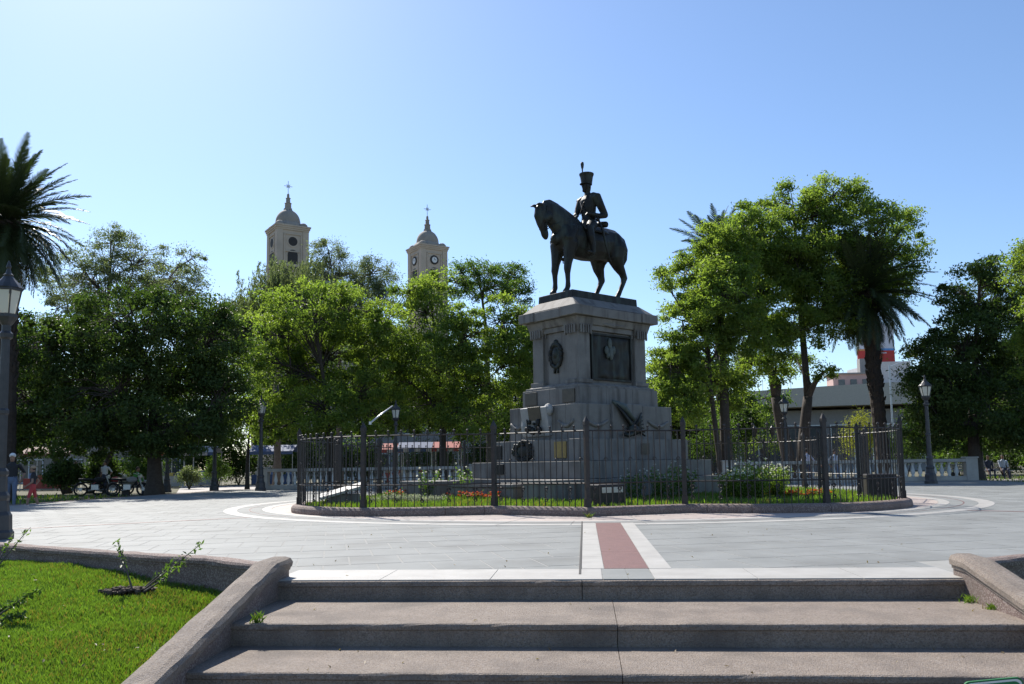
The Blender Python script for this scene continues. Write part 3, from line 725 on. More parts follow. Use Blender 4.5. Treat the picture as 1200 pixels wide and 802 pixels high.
plq('plaque', M['dull_bronze'], 0.30, 1.33, 0.3, 0.28, -1.615, face='long')
# winged bronze figure against a pale slab on the long side
m = MB(); m.box((0,0,0), (1.1,0.10,0.95)); o = m.obj('pale_slab', M['granite'], ped, loc=(-0.1,-1.36,2.0+PZ), bevel=0.02)
m = MB()
for k in range(9): m.tube([(-0.50+0.05*k,-0.10,0.50-0.03*k),(-0.28+0.05*k,-0.16,0.20-0.05*k),(0.02+0.02*k,-0.18,-0.12)], [0.02,0.045,0.05], 5)
for k in range(7): m.tube([(0.58-0.02*k,-0.1,-0.34+0.10*k),(0.3,-0.16,-0.22+0.05*k),(0.12,-0.18,-0.12)], [0.018,0.04,0.05], 5)
m.ball((0.05,-0.18,-0.2), (0.2,0.12,0.15), 10, 6); m.tube([(0.0,-0.2,-0.25),(-0.2,-0.24,-0.34),(-0.36,-0.2,-0.3)], [0.08,0.06,0.03], 6); m.obj('winged_figure', M['bronze'], o, smooth=True)
m = MB(); m.tube([(-0.56,-0.07,0.52),(-0.2,-0.10,0.38),(0.15,-0.13,0.05)], [0.05,0.1,0.05], 6); m.obj('pale_wing', M['bronze_green'], o, smooth=True)
for sg in (-1, 1):
    m = MB(); m.tube(garland(11, 0.8, 0.14), [0.03+0.025*math.sin(PI*k/10) for k in range(11)], 6); m.obj('garland', M['granite'], ped, loc=(sg*1.15,-1.34,2.05+PZ), smooth=True)
for y_ in (-0.85, 0.98):
    m = MB(); m.tube([(0,p[0]*0.7,p[2]) for p in garland(11, 0.8, 0.14)], [0.03+0.025*math.sin(PI*k/10) for k in range(11)], 6); m.obj('garland', M['granite'], ped, loc=(-1.735,y_,2.05+PZ), smooth=True)

# low basins/benches at the foot of the pedestal
def bench(label, p, rz, L, W, Hh):
    t = tag(empty('stone_bench', p, rz), label, 'stone bench'); m = MB(); m.box((0,0,(Hh-0.09)/2), (L-0.1, W-0.1, Hh-0.09)); m.obj('base', M['granite'], t, bevel=0.01)
    m = MB(); m.box((0,0,Hh-0.04), (L, W, 0.08)); m.obj('top_slab', M['granite'], t, bevel=0.015)
def near(s, t, z=0.115): return MC + MU*s + MV*t + Vector((0,0,z))
bench('low granite block bench below plaque with dark wreath', near(-3.1, 0.55), TH, 0.6, 2.6, 0.40)
bench('low granite block bench at front corner of pedestal base', near(-3.0, -1.55), TH, 0.7, 1.2, 0.5)
bench('wide low granite block beside pedestal with plants behind it', near(-2.9, 3.1), TH, 1.2, 1.7, 0.46)
bench('short pale stone block standing beyond the right end of pedestal', near(3.2, 0.6), TH, 0.7, 0.9, 1.28)

# ================================================================== FIGURES (bones -> one continuous skin)
def skin(name, bones, mats, voxel=0.014, smooth_it=4, parent=None, loc=(0,0,0), rz=0.0, scale=1.0, balls=()):
    """bones: (points, radii, material index); all fused into one surface by a voxel remesh"""
    m = MB()
    for pts, rs, mi in bones:
        rs = list(rs) if hasattr(rs, '__len__') else [rs]*len(pts)
        m.tube(pts, rs, 10)
        for e in (0, -1):
            r = rs[e]; r = min(r) if hasattr(r, '__len__') else r
            m.ball(pts[e], r*0.98, 10, 6)
    for c, r, mi in balls: m.ball(c, r, 12, 8)
    me = m.mesh(name+'_cage', mats[0]); tmp = bpy.data.objects.new(name+'_cage', me); COL.objects.link(tmp)
    r = tmp.modifiers.new('r', 'REMESH'); r.mode = 'VOXEL'; r.voxel_size = voxel; r.use_smooth_shade = True
    s = tmp.modifiers.new('s', 'SMOOTH'); s.iterations = smooth_it; s.factor = 0.5
    dg = bpy.context.evaluated_depsgraph_get(); out = bpy.data.meshes.new_from_object(tmp.evaluated_get(dg)); out.name = name
    bpy.data.objects.remove(tmp); bpy.data.meshes.remove(me)
    out.materials.clear()
    for mt in mats: out.materials.append(mt)
    if len(mats) > 1:
        n = len(out.polygons); cen = np.zeros(n*3, dtype=np.float32); out.polygons.foreach_get('center', cen); cen = cen.reshape(-1, 3)
        best = np.full(n, 1e9); idx = np.zeros(n, dtype=np.int32)
        segs = []
        for pts, rs, mi in bones:
            rs = list(rs) if hasattr(rs, '__len__') else [rs]*len(pts)
            for i in range(len(pts)-1):
                ra, rb = [(sum(q)/2 if hasattr(q, '__len__') else q) for q in (rs[i], rs[i+1])]
                segs.append((np.array(pts[i], dtype=float), np.array(pts[i+1], dtype=float), ra, rb, mi))
        for c, rr, mi in balls:
            rr = rr if not hasattr(rr, '__len__') else sum(rr)/3
            segs.append((np.array(c, dtype=float), np.array(c, dtype=float)+1e-4, rr, rr, mi))
        for a, b, ra, rb, mi in segs:
            d = b-a; t = np.clip(((cen-a)@d)/(d@d), 0, 1); dist = np.linalg.norm(cen-(a+t[:,None]*d), axis=1)-(ra+(rb-ra)*t)
            k = dist < best; best[k] = dist[k]; idx[k] = mi
        out.polygons.foreach_set('material_index', idx)
    out.polygons.foreach_set('use_smooth', [True]*len(out.polygons))
    o = put(name, out, parent, loc, rz=rz); o.scale = (scale,)*3; return o
def hand_bones(w, d, up, s=1.0, curl=0.3, mi=0):
    """palm from wrist w along d; four fingers and a thumb, curled towards -up"""
    w, d, up = Vector(w), Vector(d).normalized(), Vector(up); up = (up-d*up.dot(d)).normalized(); sd = d.cross(up)
    B = [([w, w+d*0.05*s, w+d*0.09*s], [(0.022*s,0.03*s), (0.018*s,0.042*s), (0.014*s,0.04*s)], mi)]
    for k, L in enumerate((0.065, 0.078, 0.072, 0.055)):
        b = w+d*0.085*s+sd*(0.031-0.0205*k)*s; dd = (d-up*curl).normalized(); d2 = (d-up*curl*2.6).normalized()
        B.append(([b, b+dd*L*0.55*s, b+dd*L*0.55*s+d2*L*0.5*s], [0.0095*s, 0.009*s, 0.0075*s], mi))
    b = w+d*0.025*s+sd*0.03*s; dd = (d*0.6+sd*0.75-up*0.2).normalized(); B.append(([b, b+dd*0.04*s, b+(dd*0.6+d*0.4)*0.07*s], [0.0125*s, 0.0105*s, 0.0085*s], mi))
    return B

# ---- bronze horse and rider; x forward, y to the horse's left
stat = tag(empty('equestrian_statue', MC+Vector((0,0,5.232)), TH+PI), 'dark bronze horse and rider in plumed cap on stone pedestal', 'statue')
BZ = 0.2
m = MB(); m.frustum((0,0,0), (2.46,1.32), (2.44,1.30), 0, BZ); m.obj('bronze_base', M['bronze'], stat, bevel=0.015)
def E2(pts): return pts
body = [([(-1.34,0,1.60),(-1.22,0,1.61),(-1.0,0,1.60),(-0.68,0,1.585),(-0.3,0,1.53),(0.1,0,1.51),(0.48,0,1.55),(0.8,0,1.54),(1.02,0,1.50),(1.14,0,1.46)],
         [(.10,.14),(.27,.35),(.38,.45),(.41,.475),(.42,.475),(.43,.495),(.41,.52),(.38,.48),(.31,.40),(.17,.22)], 0),
        ([(0.55,0,1.70),(0.85,0,1.86),(1.12,0,2.03),(1.36,0,2.15),(1.56,0,2.21)], [(.29,.46),(.25,.44),(.20,.39),(.17,.33),(.13,.25)], 0),      # neck
        ([(1.58,0,2.24),(1.66,0,2.13),(1.68,0,1.97),(1.635,0,1.79),(1.575,0,1.62),(1.54,0,1.50),(1.52,0,1.44)], [(.12,.15),(.145,.20),(.13,.22),(.10,.18),(.082,.125),(.085,.115),(.07,.085)], 0),
        ([(1.55,0,2.36),(1.36,0,2.41),(1.1,0,2.36),(0.62,0,2.13)], [(.05,.07),(.06,.09),(.06,.08),(.05,.06)], 0),                                                # mane
        ([(1.68,0,2.3),(1.82,0,2.17),(1.83,0,2.02)], [.05,.04,.015], 0)]                                                                 # forelock
for sy in (-1, 1):
    body.append(([(1.66,sy*.085,2.26),(1.82,sy*.10,2.26),(1.96,sy*.11,2.20)], [.05,.045,.012], 0))                                       # ears
    body.append(([(1.60,sy*.07,1.90),(1.50,sy*.085,2.0)], [.11,.12], 0))                                                                # cheek
    body.append(([(1.56,sy*.055,1.55),(1.585,sy*.05,1.50)], [.03,.025], 0))                                                              # nostril
    body.append(([(1.76,sy*.10,2.08),(1.75,sy*.105,2.05)], [.03,.028], 0))                                                               # brow
    body.append(([(0.72,sy*.24,1.75),(0.92,sy*.25,1.45),(0.82,sy*.24,1.22)], [.15,.18,.14], 0))                                          # shoulder
    body.append(([(-0.85,sy*.24,1.72),(-0.92,sy*.27,1.45),(-0.80,sy*.25,1.2)], [.2,.24,.18], 0))                                         # quarter
def legb(y, pts): body.append(([(x, y*q, z) for x, z, r, q in pts], [r*1.14 for x, z, r, q in pts], 0))
legb(.21, [(.84,1.35,.20,1),(.88,1.08,.145,1),(.93,.82,.10,1),(.96,.64,.088,1),(.955,.52,.066,1),(.95,.32,.056,1),(.95,.19,.066,1),(.985,.11,.06,1),(1.01,.06,.078,1),(1.03,.015,.088,1)])
legb(-.21, [(.88,1.35,.20,1),(.93,1.08,.145,1),(.99,.82,.10,1),(1.02,.64,.088,1),(1.02,.52,.066,1),(1.015,.32,.056,1),(1.02,.19,.066,1),(1.06,.11,.06,1),(1.085,.06,.078,1),(1.10,.015,.088,1)])
legb(.24, [(-.92,1.45,.27,1),(-.86,1.18,.22,1),(-.98,.95,.14,1),(-1.13,.78,.095,1),(-1.19,.66,.088,1),(-1.14,.52,.066,1),(-1.02,.30,.058,1),(-.94,.17,.066,1),(-.89,.10,.06,1),(-.86,.06,.078,1),(-.84,.015,.088,1)])
legb(-.24, [(-.85,1.45,.27,1),(-.66,1.16,.21,1),(-.68,.92,.14,1),(-.76,.74,.095,1),(-.79,.62,.088,1),(-.72,.48,.066,1),(-.60,.28,.058,1),(-.53,.17,.066,1),(-.48,.10,.06,1),(-.45,.06,.078,1),(-.43,.015,.088,1)])
body.append(([(-1.20,0,1.90),(-1.38,0,1.80),(-1.47,0,1.55),(-1.46,0,1.28),(-1.38,0,1.05)], [.09,.11,.12,.10,.04], 0))                     # tail
skin('horse', body, [M['bronze']], 0.024, 5, stat, (0,0,BZ))
# rider
s_ = 1.24
rd = [([(-.10,0,1.98),(-.10,0,2.12),(-.09,0,2.3),(-.08,0,2.5),(-.085,0,2.72),(-.09,0,2.84)], [(.27,.22),(.245,.19),(.215,.165),(.25,.19),(.275,.19),(.18,.135)], 0),
      ([(-.09,0,2.84),(-.06,0,3.0)], [.085,.075], 0),
      ([(-.05,0,2.99),(-.035,0,3.1),(-.04,0,3.22)], [(.095,.11),(.118,.138),(.118,.138)], 0),                                              # head
      ([(.06,0,3.02),(.075,0,2.98)], [.05,.045], 0), ([(.085,0,3.14),(.125,0,3.09)], [.02,.028], 0),                                         # chin, nose
      ([(.07,.045,3.16),(.075,.03,3.165)], [.022,.02], 0), ([(.07,-.045,3.16),(.075,-.03,3.165)], [.022,.02], 0),
      ([(.09,.03,3.05),(.09,-.03,3.05)], [.018,.018], 0),
      ([(-.05,.115,3.12),(-.055,.125,3.08)], [.03,.02], 0), ([(-.05,-.115,3.12),(-.055,-.125,3.08)], [.03,.02], 0),
      ([(-.09,.20,2.80),(-.10,.31,2.77),(-.20,.37,2.50),(-.33,.39,2.28)], [.125,.13,.11,.092], 0),                                          # left arm, elbow out behind
      ([(-.33,.39,2.28),(-.13,.36,2.22),(.10,.26,2.27)], [.092,.078,.056], 0),
      ([(-.09,-.20,2.80),(-.08,-.29,2.76),(.02,-.32,2.50),(.08,-.30,2.36)], [.11,.115,.085,.075], 0),
      ([(.08,-.30,2.36),(.25,-.22,2.26),(.38,-.10,2.22)], [.076,.062,.048], 0),
      ([(-.09,.30,2.83),(-.09,.40,2.80)], [(.10,.05),(.08,.045)], 0), ([(-.09,-.30,2.83),(-.09,-.40,2.80)], [(.10,.05),(.08,.045)], 0)]      # epaulettes
for sy in (-1, 1):
    rd += [([(-.08,sy*.12,2.02),(.12,sy*.32,1.95),(.32,sy*.44,1.78)], [.16,.145,.11], 0),
           ([(.32,sy*.44,1.78),(.33,sy*.49,1.55),(.28,sy*.50,1.32),(.27,sy*.50,1.18)], [.11,.105,.08,.07], 0),
           ([(.26,sy*.50,1.14),(.36,sy*.51,1.115),(.48,sy*.52,1.12)], [.065,.06,.045], 0)]
rd += hand_bones((.10,.26,2.27), (1,-.25,0.05), (0,0,1), 1.24, 0.9) + hand_bones((.38,-.10,2.22), (1,.25,-.1), (0,0,1), 1.24, 0.9)
skin('rider', rd, [M['bronze']], 0.016, 3, stat, (0,0,BZ))
m = MB(); m.lathe([(.150,0),(.152,.05),(.165,.14),(.178,.22),(.203,.285),(.203,.31),(.17,.32)], 18, (-.045,0,3.17)); sh = m.obj('tall_cap', M['bronze'], stat, smooth=False, loc=(0,0,BZ))
m = MB(); m.lathe([(.0,0),(.14,.0),(.142,.012),(.0,.02)], 16, (.03,0,3.17)); m.obj('peak', M['bronze'], sh)
m = MB(); m.lathe([(.014,0),(.02,.1),(.036,.15),(.048,.24),(.04,.29),(.01,.31)], 10, (.11,0,3.48)); m.obj('plume', M['bronze'], sh, smooth=True)
m = MB(); m.tube([(.09,.08,3.19),(.06,.12,3.10),(.06,.06,2.98),(.07,0,2.95)], .012, 5); m.obj('chin_strap', M['bronze'], sh)
m = MB()                                                                    # saddle cloth, pommel, rolled cloak
vs = []; fs = []
for i in range(9):
    x = -.42+.90*i/8
    for j in range(13):
        a = rad(-62+124*j/12); rr = .475+.01*math.sin(i*1.3); ex = 1.0 if abs(j-6) < 5 else 1.03
        vs.append((x, rr*math.sin(a)*1.02*ex, 1.52+.505*math.cos(a)))
for i in range(8):
    for j in range(12): a = i*13+j; fs.append((a, a+1, a+14, a+13))
m.add(vs, fs); o = m.obj('saddle_cloth', M['bronze'], stat, smooth=True, loc=(0,0,BZ)); md = o.modifiers.new('t', 'SOLIDIFY'); md.thickness = 0.03; md.offset = 1
m = MB(); m.tube([(-.46,-.3,2.06),(-.48,0,2.12),(-.46,.3,2.06)], [.085,.095,.085], 10); m.obj('cloak_roll', M['bronze'], stat, smooth=True, loc=(0,0,BZ))
m = MB(); m.tube([(.42,0,2.0),(.44,0,2.14),(.38,0,2.22)], [(.16,.07),(.1,.05),(.06,.04)], 8); m.tube([(.36,.26,2.0),(.42,.34,1.8)], [.08,.05], 8); m.tube([(.36,-.26,2.0),(.42,-.34,1.8)], [.08,.05], 8); m.obj('pommel', M['bronze'], stat, smooth=True, loc=(0,0,BZ))
m = MB(); m.tube([(-.06,.42,2.06),(-.10,.52,1.75),(-.18,.54,1.4),(-.29,.53,1.1),(-.42,.50,.90)], [.03,.032,.03,.026,.022], 6); m.tube([(-.06,.42,2.06),(.0,.40,2.2),(.05,.38,2.16)], .022, 6); m.ball((-.03,.41,2.10), (.06,.05,.06), 8, 5); m.obj('sabre', M['bronze'], stat, smooth=True, loc=(0,0,BZ))
m = MB()
for sy in (-1, 1): m.tube([(1.60,sy*.085,1.60),(1.35,sy*.14,1.78),(.9,sy*.22,2.0),(.45,sy*.08-.04,2.22)], .012, 5)
m.tube([(1.50,0,1.60),(1.60,.085,1.60),(1.68,.06,1.64),(1.69,0,1.65),(1.68,-.06,1.64),(1.60,-.085,1.60),(1.50,0,1.60)], .014, 5); m.tube([(1.60,.1,1.62),(1.62,.14,1.95),(1.56,.13,2.25)], .013, 5); m.obj('reins', M['bronze'], stat, loc=(0,0,BZ))
m = MB()
for sy in (-1, 1):
    m.tube([(.34,sy*.46,1.9),(.33,sy*.56,1.5),(.34,sy*.57,1.12)], .013, 5); m.tube([(.34,sy*.44,1.12),(.34,sy*.44,1.04),(.34,sy*.60,1.04),(.34,sy*.60,1.12)], .016, 5)
m.obj('stirrups', M['bronze'], stat, loc=(0,0,BZ))
m = MB(); m.tube([(.06,-.16,2.72),(.15,0,2.5),(.08,.18,2.25)], .018, 5); m.tube([(.0,.1,2.86),(.11,.02,2.62),(.10,-.14,2.34)], .018, 5)
for k in range(5): m.ball((.145-.012*abs(k-2),.02,2.36+.085*k), .018, 6, 4)
m.obj('sash', M['bronze'], stat, loc=(0,0,BZ))

# ---- people
SKIN = flat('skin', (0.32,0.19,0.13)); HAIR = flat('hair', (0.025,0.018,0.014)); SHOE = flat('shoe', (0.05,0.045,0.045))
def person(label, loc, rz, top, bottom, height=1.7, seated=False, arms=((0.02,0.24,0.88),(0.02,-0.24,0.88)), hair='short', cap=None, shorts=False, sleeves=True, lean=0.0, stride=0.12, group=None):
    """x forward; materials 0 skin 1 top 2 bottom 3 shoes"""
    t = tag(empty('person', loc, rz), label, 'person', group); k = height/1.7
    B = []; hz = 0.90 if not seated else 0.50
    sh = hz+0.50; lx = lean
    B += [([(0,0,hz-.02),(0.01,0,hz+.08)], [(.16,.115),(.155,.11)], 2),
          ([(0.01,0,hz+.10),(lx*.4,0,hz+.28),(lx*.8,0,hz+.45),(lx*.9,0,hz+.52)], [(.15,.105),(.155,.11),(.17,.105),(.11,.08)], 1),
          ([(lx*.9,0,hz+.52),(lx+.015,0,hz+.60)], [.055,.05], 0),
          ([(lx+.03,0,hz+.62),(lx+.03,0,hz+.69),(lx+.02,0,hz+.75)], [(.06,.075),(.075,.093),(.07,.085)], 0),
          ([(lx+.11,0,hz+.675),(lx+.125,0,hz+.65)], [.013,.017], 0), ([(lx+.085,.02,hz+.61),(lx+.085,-.02,hz+.61)], [.016,.016], 0)]
    for sy, hp in ((1, arms[0]), (-1, arms[1])):
        s0 = Vector((lx*.85, sy*.19, hz+.46)); h = Vector(hp); h.z += (hz-0.90) if seated else 0; mid = (s0+h)/2; dv = h-s0; L = dv.length
        bend = math.sqrt(max(0.0, 0.30**2-(L/2)**2)) if L < 0.6 else 0.02
        out = Vector((-0.75, sy*0.5, -0.35)); out = out-dv*(out.dot(dv)/(L*L)); e = mid+out.normalized()*bend
        B += [([s0, s0+(e-s0)*.5], [.058,.05], 1), ([s0+(e-s0)*.5, e], [.048,.042], 1 if sleeves else 0), ([e, e+(h-e)*.9], [.040,.028], 0)]
        B += hand_bones(e+(h-e)*.9, (h-e), Vector((0,sy*1.0,0.1)) if True else (0,0,1), 1.0, 0.35, 0)
        if not seated:
            st = sy*stride; kn = Vector((st*.55+.02, sy*.10, .50)); an = Vector((st-.02, sy*.10, .09))
            B += [([(0, sy*.085, hz-.02), kn], [.088,.06], 2), ([kn, kn+(an-kn)*.35, an], [.056,.055,.038], 0 if shorts else 2)]
        else:
            kn = Vector((.44, sy*.12, .50)); an = Vector((.46+.03*sy, sy*.12, .09))
            B += [([(0, sy*.09, hz), kn], [.09,.065], 2), ([kn, an], [.058,.04], 0 if shorts else 2)]
        B += [([an+Vector((-.03,0,-.04)), an+Vector((.06,0,-.05)), an+Vector((.15,0,-.06))], [(.036,.04),(.04,.035),(.03,.025)], 3)]
    skin('body', B, [SKIN, top, bottom, SHOE], 0.013, 3, t, scale=k)
    m = MB(); cz = hz+.73
    if hair == 'short': m.ball((lx+.005,0,cz), (.092,.083,.10), 12, 7)
    else: m.ball((lx+.0,0,cz), (.1,.092,.105), 12, 7); m.ball((lx-.06,0,cz-.14), (.06,.08,.16), 10, 6)
    o = m.obj('hair', HAIR, t, smooth=True); o.scale = (k,k,k)
    for sy in (-1,1):
        m = MB(); m.ball((lx+.103,sy*.032,hz+.70), (.008,.012,.008), 6, 4); m.obj('eye', HAIR, t).scale = (k,k,k)
    if cap:
        m = MB(); m.ball((lx+.01,0,cz+.03), (.1,.092,.085), 12, 7); m.box((lx+.12,0,cz+.035), (.11,.13,.012)); o = m.obj('cap', cap, t, smooth=True); o.scale = (k,k,k)
    return t
WHITE = flat('white_cloth', (0.72,0.72,0.7)); JEAN = flat('jeans', (0.13,0.17,0.25)); BLACK = flat('black_cloth', (0.02,0.02,0.022)); REDC = flat('red_cloth', (0.5,0.06,0.06))
LILAC = flat('pale_lilac_cloth', (0.5,0.5,0.62)); NAVY = flat('navy_cloth', (0.03,0.04,0.08)); GREENC = flat('green_cloth', (0.08,0.3,0.07)); TAN = flat('tan_cloth', (0.35,0.25,0.16)); PALE = flat('pale_blue_cloth', (0.42,0.48,0.58))
person('person in white cap with dark jacket and pale jeans standing by lamp post', Vector((-15.2,26.0,LOW)), rad(-70), BLACK, JEAN, 1.68, arms=((0.05,0.26,0.9),(0.12,-0.25,0.95)), cap=WHITE)
person('small person in black shirt and red shorts walking, arm held out', Vector((-14.55,26.0,LOW)), rad(200), BLACK, REDC, 1.30, shorts=True, sleeves=False, arms=((0.22,0.28,0.92),(0.0,-0.24,0.88)), stride=0.2, cap=flat('tan_cap', (0.4,0.28,0.18)))
person('person in pale lilac shirt and navy trousers seen from behind', Vector((14.6,42.6,LOW)), rad(100), LILAC, NAVY, 1.72, arms=((0.15,0.24,1.0),(0.05,-0.25,0.9)))
person('person in white vest with raised bare arm facing the lilac shirt', Vector((15.55,42.8,LOW)), rad(200), WHITE, TAN, 1.62, sleeves=False, hair='long', arms=((0.28,0.15,1.3),(0.02,-0.24,0.9)))
person('person in pale blue top and jeans beside wide fence post', Vector((16.2,43.2,LOW)), rad(-80), PALE, JEAN, 1.66, hair='long')

# ================================================================== LAMPS, BALUSTRADES
def lamp_meshes():
    d = {}
    m = MB(); m.lathe([(.25,0),(.25,.10),(.22,.14),(.21,.36),(.17,.42),(.15,.58),(.165,.62),(.165,.66),(.125,.72),(.115,.95),(.135,.98),(.135,1.03),(.095,1.08)], 8, a0=PI/8); d['base'] = m.mesh('base', M['lamp_iron'])
    m = MB(); pr_ = [(.092,1.08),(.088,1.9),(.105,1.92),(.105,1.97),(.082,2.0),(.070,3.10)]; n = 16; vs = []; fs = []
    for r, z in pr_:
        for k in range(n): a = 2*PI*k/n; q = r*(1-0.07*(k % 2)); vs.append((q*math.cos(a), q*math.sin(a), z))
    for i in range(len(pr_)-1):
        for k in range(n): k2 = (k+1) % n; fs.append((i*n+k, i*n+k2, (i+1)*n+k2, (i+1)*n+k))
    m.add(vs, fs); d['post'] = m.mesh('post', M['lamp_iron'])
    m = MB(); m.lathe([(.07,3.08),(.11,3.11),(.115,3.17),(.075,3.21),(.075,3.30),(.12,3.35),(.15,3.40),(.17,3.43),(.17,3.46),(.10,3.47)], 12); d['collar'] = m.mesh('collar', M['lamp_iron'])
    m = MB()
    for k in range(6):
        a = 2*PI*k/6; m.tube([(.145*math.cos(a), .145*math.sin(a), 3.46), (.225*math.cos(a), .225*math.sin(a), 3.86)], .014, 4)
    m.lathe([(.15,3.455),(.165,3.46),(.165,3.48),(.14,3.485)], 6); m.lathe([(.215,3.845),(.25,3.85),(.25,3.885),(.21,3.89)], 6); d['lantern_frame'] = m.mesh('lantern_frame', M['lamp_iron'])
    m = MB(); m.lathe([(.255,3.887),(.20,3.95),(.12,4.03),(.075,4.08),(.085,4.10),(.05,4.13),(.03,4.2),(.045,4.23),(.012,4.33)], 12); d['lantern_roof'] = m.mesh('lantern_roof', M['lamp_iron'])
    for k in range(6):
        a, b = 2*PI*k/6+.1, 2*PI*(k+1)/6-.1; m = MB()
        A = lambda r, z, t: (r*math.cos(t), r*math.sin(t), z)
        m.add([A(.136,3.488,a), A(.136,3.488,b), A(.212,3.842,b), A(.212,3.842,a), A(.130,3.488,a), A(.130,3.488,b), A(.206,3.842,b), A(.206,3.842,a)], [(0,1,2,3),(7,6,5,4),(0,4,5,1),(2,6,7,3),(1,5,6,2),(3,7,4,0)])
        d['pane%d' % k] = m.mesh('pane', M['lamp_glass'])
    return d
LM = lamp_meshes()
def street_lamp(label, loc, rz=0.3, sc=1.0):
    t = tag(empty('street_lamp', loc, rz), label, 'street lamp', 'iron lamp posts round the square'); t.scale = (sc,)*3
    fr = None
    for k in ('base', 'post', 'collar', 'lantern_frame', 'lantern_roof'):
        o = put(k, LM[k], t)
        if k == 'lantern_frame': fr = o
        if k == 'post': o.data.polygons.foreach_set('use_smooth', [False]*len(o.data.polygons))
    for k in range(6): put('pane', LM['pane%d' % k], fr)
    return t
LN = Vector((-7.50, 12.53, 0))
street_lamp('tall iron lamp post beside lawn wall in front of palm', LN, 0.2, .95).scale = (.84,.84,.95)
street_lamp('iron lamp post at the end of pale balusters under bright green tree', Vector((G(308,575).x, 38.6, 0)), 0.4)
street_lamp('iron lamp post behind fence beside market stall', Vector((Dp(464,560,40.8).x, 40.8, LOW)), 0.6)
street_lamp('iron lamp post in front of forked tree trunk', Vector((Dp(921.5,540,40.6).x, 40.6, LOW)), 0.1)
street_lamp('iron lamp post standing clear beside balustrade end', Vector((G(1091,567).x, 34.0, 0)), 0.5)
# twin-headed park lamp
p = Vector((Dp(1152, 560, 46).x, 46.0, LOW)); t = tag(empty('twin_lamp', p), 'twin headed park lamp in deep shade of dark trees', 'street lamp')
m = MB(); m.lathe([(.16,0),(.16,.3),(.09,.4),(.07,2.6),(.09,2.65),(.05,2.8)], 10); m.obj('post', M['lamp_iron'], t)
for sx in (-1,1):
    m = MB(); m.tube([(0,0,2.55),(sx*.3,0,2.6),(sx*.55,0,2.75),(sx*.58,0,2.95)], .03, 6); a_ = m.obj('arm', M['lamp_iron'], t)
    m = MB(); m.lathe([(.09,2.95),(.16,3.3),(.17,3.32),(.05,3.48),(.01,3.58)], 8, (sx*.58,0,0)); m.obj('lantern', M['lamp_glass'], a_)
p = Vector((Dp(897, 560, 50).x, 50.0, LOW)); t = tag(empty('twin_lamp', p), 'twin headed park lamp between shrubs and forked tree', 'street lamp')
m = MB(); m.lathe([(.16,0),(.16,.3),(.09,.4),(.07,2.3),(.09,2.35),(.05,2.5)], 10); m.obj('post', M['lamp_iron'], t)
for sx in (-1,1):
    m = MB(); m.tube([(0,0,2.25),(sx*.3,0,2.3),(sx*.5,0,2.45),(sx*.52,0,2.65)], .04, 6); a_ = m.obj('arm', M['lamp_iron'], t)
    m = MB(); m.lathe([(.09,2.65),(.18,3.0),(.19,3.02),(.05,3.2),(.01,3.3)], 8, (sx*.52,0,0)); m.obj('lantern', M['lamp_iron'], a_)

mb = MB(); mb.lathe([(.075,0),(.075,.05),(.05,.07),(.095,.16),(.10,.22),(.07,.36),(.042,.48),(.045,.54),(.07,.57),(.07,.62)], 10); bal_me = mb.mesh('baluster', M['balu_white'], True)
def balustrade(label, a, b, spacing=0.31, ends=(True, True), group='stone balustrades'):
    a, b = Vector(a), Vector(b); d = b-a; L = d.length; ang = math.atan2(d.y, d.x)
    t = tag(empty('balustrade', a, ang), label, 'balustrade', group)
    m = MB(); m.box((L/2,0,.10), (L,.34,.20)); m.obj('plinth', M['balu'], t, bevel=0.015)
    m = MB(); m.box((L/2,0,.90), (L+.02,.36,.14)); m.box((L/2,0,.825), (L,.26,.02)); m.obj('rail', M['balu'], t, bevel=0.015)
    for k, e in enumerate(ends):
        if e: m = MB(); m.box((0,0,.50), (.5,.42,1.0)); m.box((0,0,1.02), (.58,.5,.06)); m.obj('pier', M['balu'], t, loc=(0.1 if k == 0 else L-0.1,0,0), bevel=0.015)
    n = int((L-0.9)/spacing)
    for k in range(n): put('baluster', bal_me, t, (0.55+spacing*(k+0.5)*(L-1.1)/(spacing*n), 0, 0.201))
balustrade('weathered balustrade with white balusters behind left part of fence', SQ(-15.6, 16.9), SQ(-5.2, 16.9))
balustrade('weathered balustrade ending in broad pier beside clear standing lamp post', SQ(6.2, 16.9), SQ(17.0, 16.9))
balustrade('short balustrade run continuing deep behind the monument fence', SQ(-5.0, 16.9), SQ(-2.6, 16.9), ends=(False, True))

# ================================================================== TREES
def unit(N):
    v = rng.normal(size=(N, 3)); return v/np.linalg.norm(v, axis=1)[:, None]
def leaves(cen, length, width, droop=0.0, up=0.8, dirs=None):
    N = len(cen); d = unit(N) if dirs is None else dirs+0.35*unit(N)
    d[:,2] -= droop; d /= np.linalg.norm(d, axis=1)[:,None]
    nn = unit(N); nn[:,2] += up; s = np.cross(d, nn); s /= (np.linalg.norm(s, axis=1)[:,None]+1e-6); nn = np.cross(s, d)
    l = length*rng.uniform(.6,1.3,N)[:,None]; w_ = width*rng.uniform(.7,1.25,N)[:,None]
    V = np.zeros((N,4,3)); V[:,0] = cen-d*l*.5; V[:,2] = cen+d*l*.5-nn*l*.10
    V[:,1] = cen+s*w_*.5+nn*w_*.18; V[:,3] = cen-s*w_*.5+nn*w_*.18
    I = np.arange(N)[:,None]*4; return V.reshape(-1,3), np.concatenate([I+[0,1,2], I+[0,2,3]])
def bez(a, c, b, n):
    return [a*(1-t)**2+c*2*t*(1-t)+b*t*t for t in [i/n for i in range(n+1)]]
